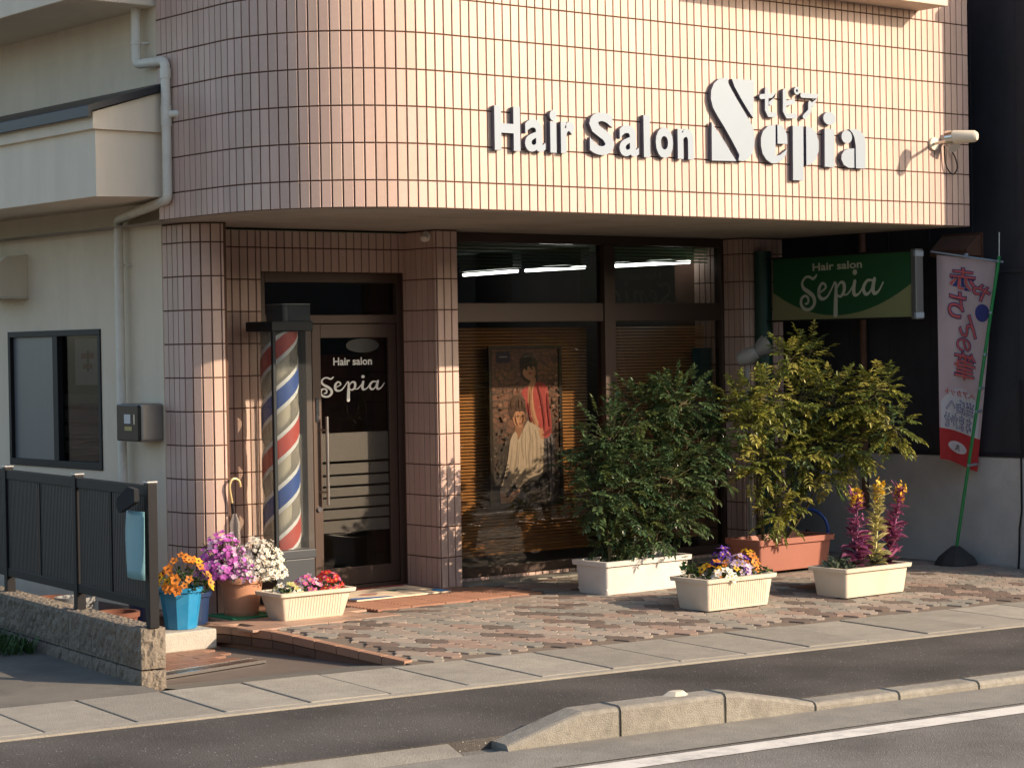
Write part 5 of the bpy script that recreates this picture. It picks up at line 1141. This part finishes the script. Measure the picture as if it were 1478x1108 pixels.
G1 = mat('dark glossy leaf', (.055, .098, .042), .27, per=.35, trans=.15, spec=.5); G1b = mat('mid glossy leaf', (.08, .125, .048), .30, per=.3, trans=.2); G1c = mat('young leaf', (.085, .11, .03), .35, per=.3, trans=.25)
Y1 = mat('yellow green leaf', (.29, .29, .055), .38, per=.3, trans=.3); Y2 = mat('olive leaf', (.155, .185, .042), .4, per=.3, trans=.25); Y3 = mat('pale yellow leaf', (.44, .40, .10), .4, per=.25, trans=.3); Y4 = mat('orange tinged leaf', (.26, .10, .03), .45, per=.3, trans=.25)
LEFTC = [(1.57, .92, 1.1, .24), (2.01, 1.02, 1.27, .27), (2.19, .79, 1.38, .20), (2.46, .89, 1.05, .20), (1.63, .84, .79, .30), (2.1, .82, .82, .29), (1.40, .85, .70, .19), (1.82, .9, .47, .27), (2.22, .92, .55, .19), (2.66, .96, 1.28, .12), (1.38, .92, .94, .13), (2.17, 1.01, 1.48, .11), (2.56, .86, .85, .14), (1.66, 1.0, .36, .16)]
RIGHTC = [(3.4, .82, 1.69, .12), (3.74, .92, 1.75, .12), (2.95, .69, 1.40, .17), (3.40, .75, 1.36, .25), (2.84, .74, 1.22, .20), (3.69, .65, 1.36, .22), (3.84, .42, 1.35, .20), (3.91, .2, 1.16, .15), (3.81, .55, 1.02, .20), (3.45, .80, .97, .26), (3.02, .82, .89, .18), (3.42, .88, .62, .15), (3.20, .78, .46, .10), (3.89, .35, 1.46, .13), (3.65, .7, .78, .12), (2.86, .9, 1.38, .10), (3.76, .65, .97, .13)]
shrub('dark_shrub', 'bushy dark glossy green shrub growing in the white trough', LEFTC, [(1.55, .92, .2), (1.75, .9, .2), (1.95, .93, .2), (1.68, .98, .2)], [G1, G1, G1b, G1b, G1b, G1c], RACH, 11, 2.4, .052, .025)
shrub('yellow_shrub', 'airy yellow green shrub growing in the terracotta trough', RIGHTC, [(3.24, .98, .24), (3.36, 1.0, .24), (3.30, .94, .24), (3.50, 1.0, .24)], [Y1, Y1, Y2, Y2, Y2, Y3, G1b], RACH, 23, 2.3, .058, .023)
def blossom(mb, c, n_, r_, mp, mc, rg, petals=5):
    n_ = n_.normalized(); a = n_.cross(Vector((0, 0, 1)))
    if a.length < .05: a = Vector((1, 0, 0))
    a.normalize(); b = n_.cross(a); k2 = petals*2; ph = rg.random()*6.28; vv = [c+n_*r_*.05]
    for k in range(k2):
        rr_ = r_*(1.0 if k % 2 == 0 else .66)*rg.uniform(.9, 1.1); th = ph+2*math.pi*k/k2; vv.append(c+(a*math.cos(th)+b*math.sin(th))*rr_+n_*r_*(.25 if k % 2 == 0 else .12)*rg.uniform(.6, 1.4))
    mb.add(vv, [(0, 1+k, 1+(k+1) % k2) for k in range(k2)], mp)
    if mc:
        q = [c+n_*(r_*.14)]+[c+(a*math.cos(2*math.pi*k/5+ph)+b*math.sin(2*math.pi*k/5+ph))*r_*.28+n_*r_*.16 for k in range(5)]; mb.add(q, [(0, 1+k, 1+(k+1) % 5) for k in range(5)], mc)
def petal(name, c, per=.15): return mat(name, c, .6, per=per, trans=.3)
PUR = petal('magenta purple petal', (.56, .13, .52), .3); WHT = petal('white petal', (.80, .77, .70), .1); ORG = petal('orange petal', (.75, .26, .035), .25); YEL = petal('yellow petal', (.75, .45, .02)); VIO = petal('violet petal', (.10, .02, .30), .3); LIL = petal('lilac petal', (.60, .45, .60), .2); PNK = petal('pink petal', (.60, .12, .33), .2); REDP = petal('red petal', (.60, .03, .03), .2); LEM = petal('lemon petal', (.62, .60, .25), .15); CENT = mat('dark flower eye', (.07, .03, .015), .7); CENY = mat('yellow flower eye', (.5, .3, .03), .7)
FOL = mat('bedding leaf', (.05, .10, .028), .5, per=.35, trans=.25); FOLG = mat('grey green leaf', (.10, .13, .085), .6, per=.3, trans=.15)
def bed(name, label, c, rx, ry, h, petm, nfl, r_, rg, leaves=60, eye=CENT, singles=False, lm=FOL, lsize=.035, stack=False, zlo=.05, cat='flowers', group=None):
    """mound of flowers: c centre of the base, half axes rx, ry, height h"""
    t = thing(name, label, cat, group, loc=c); fo = MB()
    for k in range(leaves):
        a = rg.random()*6.28; q = math.sqrt(rg.random())*.95; b = Vector((rx*q*math.cos(a), ry*q*math.sin(a), rg.uniform(0, h*.7)*(1-.5*q)))
        leaf(fo, b, rvec(rg, -.1, .9), Vector((0, 0, 1)), lsize*rg.uniform(.7, 1.4), lsize*.55, lm)
    for k in range(max(3, nfl//6)):
        a = rg.random()*6.28; q = rg.random()*.8; fo.tube([(0, 0, 0), (rx*q*math.cos(a), ry*q*math.sin(a), h*.8)], .002, RACH, 3, cap=False)
    fo.build('foliage', t, kind='stuff'); mb = MB()
    for k in range(nfl):
        dv = rvec(rg, zlo, 1); q = rg.random()**.35 if stack else 1; p = Vector((rx*dv.x*q, ry*dv.y*q, h*max(.12, dv.z)*(q if stack else rg.uniform(.8, 1.05)))); m_ = petm[k % len(petm)] if not callable(petm) else petm(p)
        if singles:
            m1 = MB(); blossom(m1, Vector((0, 0, 0)), (dv+Vector((-.35, -.5, .1))), r_*rg.uniform(.75, 1.2), m_, eye, rg); m1.build('blossom', t, loc=p)
        else: blossom(mb, p, dv*.8+Vector((-.25, -.4, .25))+rvec(rg)*.35, r_*rg.uniform(.75, 1.2), m_, eye, rg)
    if mb.v: mb.build('blossoms', t, kind='stuff')
    return t
rg = random.Random(31)
# terracotta pot: purple half and white half
bed('purple_flowers', 'mound of magenta purple flowers on the left of the terracotta pot', (-1.335, 1.67, .26), .20, .17, .34, [PUR, PUR, PUR, LIL], 520, .019, rg, 160, None, lm=FOLG, stack=True, lsize=.03)
bed('white_flowers', 'mound of creamy white flowers on the right of the terracotta pot', (-1.09, 1.61, .24), .21, .19, .32, [WHT], 560, .019, rg, 160, CENY, lm=FOLG, stack=True, lsize=.03)
bed('pink_white_flowers', 'sprig of pink and white flowers hanging over the pot front', (-1.25, 1.52, .25), .09, .07, .15, [WHT, LIL, PUR], 70, .014, rg, 30, None, lm=FOLG, stack=True)
# orange pansies in the blue pot
bed('orange_pansies', 'orange pansies with dark leaves filling the bright blue pot', (-1.80, 1.40, .235), .185, .165, .25, [ORG, ORG, ORG, YEL], 44, .036, rg, 240, CENT, singles=True, lm=FOL)
bed('shaded_purple_flowers', 'small purple flowers beside the fence post behind the orange pansies', (-1.93, 1.72, .28), .09, .09, .26, [PUR, LIL], 50, .018, rg, 40, None, stack=True)
MB().lathe((-1.93, 1.72, LOW_Z), [(.001, 0), (.08, 0), (.11, .36), (.12, .36), (.12, .39), (.10, .39), (.09, .36), (.001, .36)], MATS['dark blue plastic'], 18).build('plain_pot', smooth=True, label='dark pot hidden behind the blue pot holding small purple flowers', category='pot')
# primrose trough
for nm, lab, x, m_, eye, nf, r_ in (('yellow_primroses', 'pale yellow primroses at the left end of the small door trough', -1.06, [LEM, LEM, WHT], CENY, 16, .024), ('pink_primroses', 'pink primroses in the middle of the small door trough', -.90, [PNK, LIL, PNK], CENY, 26, .020), ('red_primroses', 'red primroses at the right end of the small door trough', -.73, [REDP, PNK, REDP], CENY, 28, .022)):
    bed(nm, lab, (x, 1.285, .155),   .115, .085, .10 if x < -1 else .14, m_, int(nf*1.9), r_*1.25, rg, 80, eye, lsize=.04)
# pansies
for k, (nm, lab, x, y, m_, eye, nf, h_) in enumerate((('green_seedlings', 'plain green leafy plant at the left end of the pansy trough', 1.52, .0, [FOL], None, 4, .14), ('yellow_pansies', 'yellow pansies at the left front of the pansy trough', 1.56, -.16, [YEL, YEL, ORG], CENT, 13, .10), ('white_pansies', 'white pansies low at the front of the pansy trough', 1.60, -.235, [WHT], CENY, 15, .05), ('orange_white_pansies', 'orange and white pansies left of the violet ones in the trough', 1.70, -.17, [ORG, WHT, YEL], CENT, 10, .09), ('violet_pansies', 'deep violet pansies at the back of the pansy trough', 1.78, -.04, [VIO], CENY, 18, .16), ('lilac_pansies', 'lilac and white pansies in the middle of the pansy trough', 1.82, -.15, [LIL, LIL, VIO], CENY, 22, .13), ('bright_orange_pansies', 'bright orange pansies at the right end of the pansy trough', 1.97, -.10, [ORG, ORG, YEL], CENT, 16, .14), ('pale_yellow_pansies', 'pale yellow pansies at the far right tip of the pansy trough', 2.05, -.15, [LEM, WHT], CENY, 8, .06))):
    bed(nm, lab, (x, y, .165-.01), .10, .08, h_*1.25+.02, m_, int(nf*1.7), .031, rg, 60, eye, lsize=.04, group='pansies in the cream trough')
# flowering kale
KPU = mat('purple kale leaf', (.30, .085, .18), .5, per=.5, trans=.2); KCR = mat('cream kale leaf', (.52, .47, .20), .5, per=.2, trans=.2)
def kale(name, label, b, top, m_, m2, seed):
    rg = random.Random(seed); t = thing(name, label, 'kale', 'tall kale in the cream trough', loc=b); B = Vector((0, 0, 0)); T = Vector(top)-Vector(b)
    MB().tube([B, T*.5+Vector((.01, 0, 0)), T], [.010, .008, .004], m2, 6).build('stem', t, smooth=True)
    mb = MB()
    for k in range(110):
        f = rg.random()**.8; p = T*f; l = (.11*(1-f)+.05)*rg.uniform(.6, 1.25); d = rvec(rg, -.1, .8); leaf(mb, p, d, Vector((0, 0, 1)), l, l*.42, m_, .3)
    for k in range(14):
        a = 2*math.pi*k/14; leaf(mb, Vector((0, 0, .02)), Vector((math.cos(a), math.sin(a), .45)), Vector((0, 0, 1)), .12, .075, m_ if k % 2 else FOLG, .3)
    mb.build('leaves', t, kind='stuff'); fl_ = MB()
    for k in range(42): blossom(fl_, T*rg.uniform(.84, 1.02)+rvec(rg)*.04, rvec(rg), .017, YEL, None, rg, 4)
    fl_.build('blossoms', t, kind='stuff')
    br = MB()
    for k in range(16):
        f = rg.uniform(.3, .95); d = rvec(rg, .2, .9)*.12; br.tube([T*f, T*f+d], .003, m2, 4, cap=False)
        for j in range(4): leaf(br, T*f+d*(.3+.2*j), rvec(rg), Vector((0, 0, 1)), .03, .012, m_)
    br.build('side_shoots', t)
kale('purple_kale', 'tall purple kale spike with yellow flowers nearest the yellow green shrub', (2.93, -.27, .15), (2.99, -.24, .70), KPU, KPU, 1)
kale('cream_kale', 'tall cream kale spike with yellow flowers between the two purple ones', (3.10, -.30, .15), (3.20, -.27, .76), KCR, KCR, 2)
kale('purple_kale', 'tall purple kale spike with yellow flowers at the right end of its trough', (3.27, -.27, .15), (3.42, -.30, .735), KPU, KPU, 3)
bed('grey_kale_leaves', 'low grey green leaves at the left end of the kale trough', (2.76, -.26, .15), .12, .10, .10, [FOLG], 2, .03, rg, 70, None, lm=FOLG, lsize=.07, cat='plant')
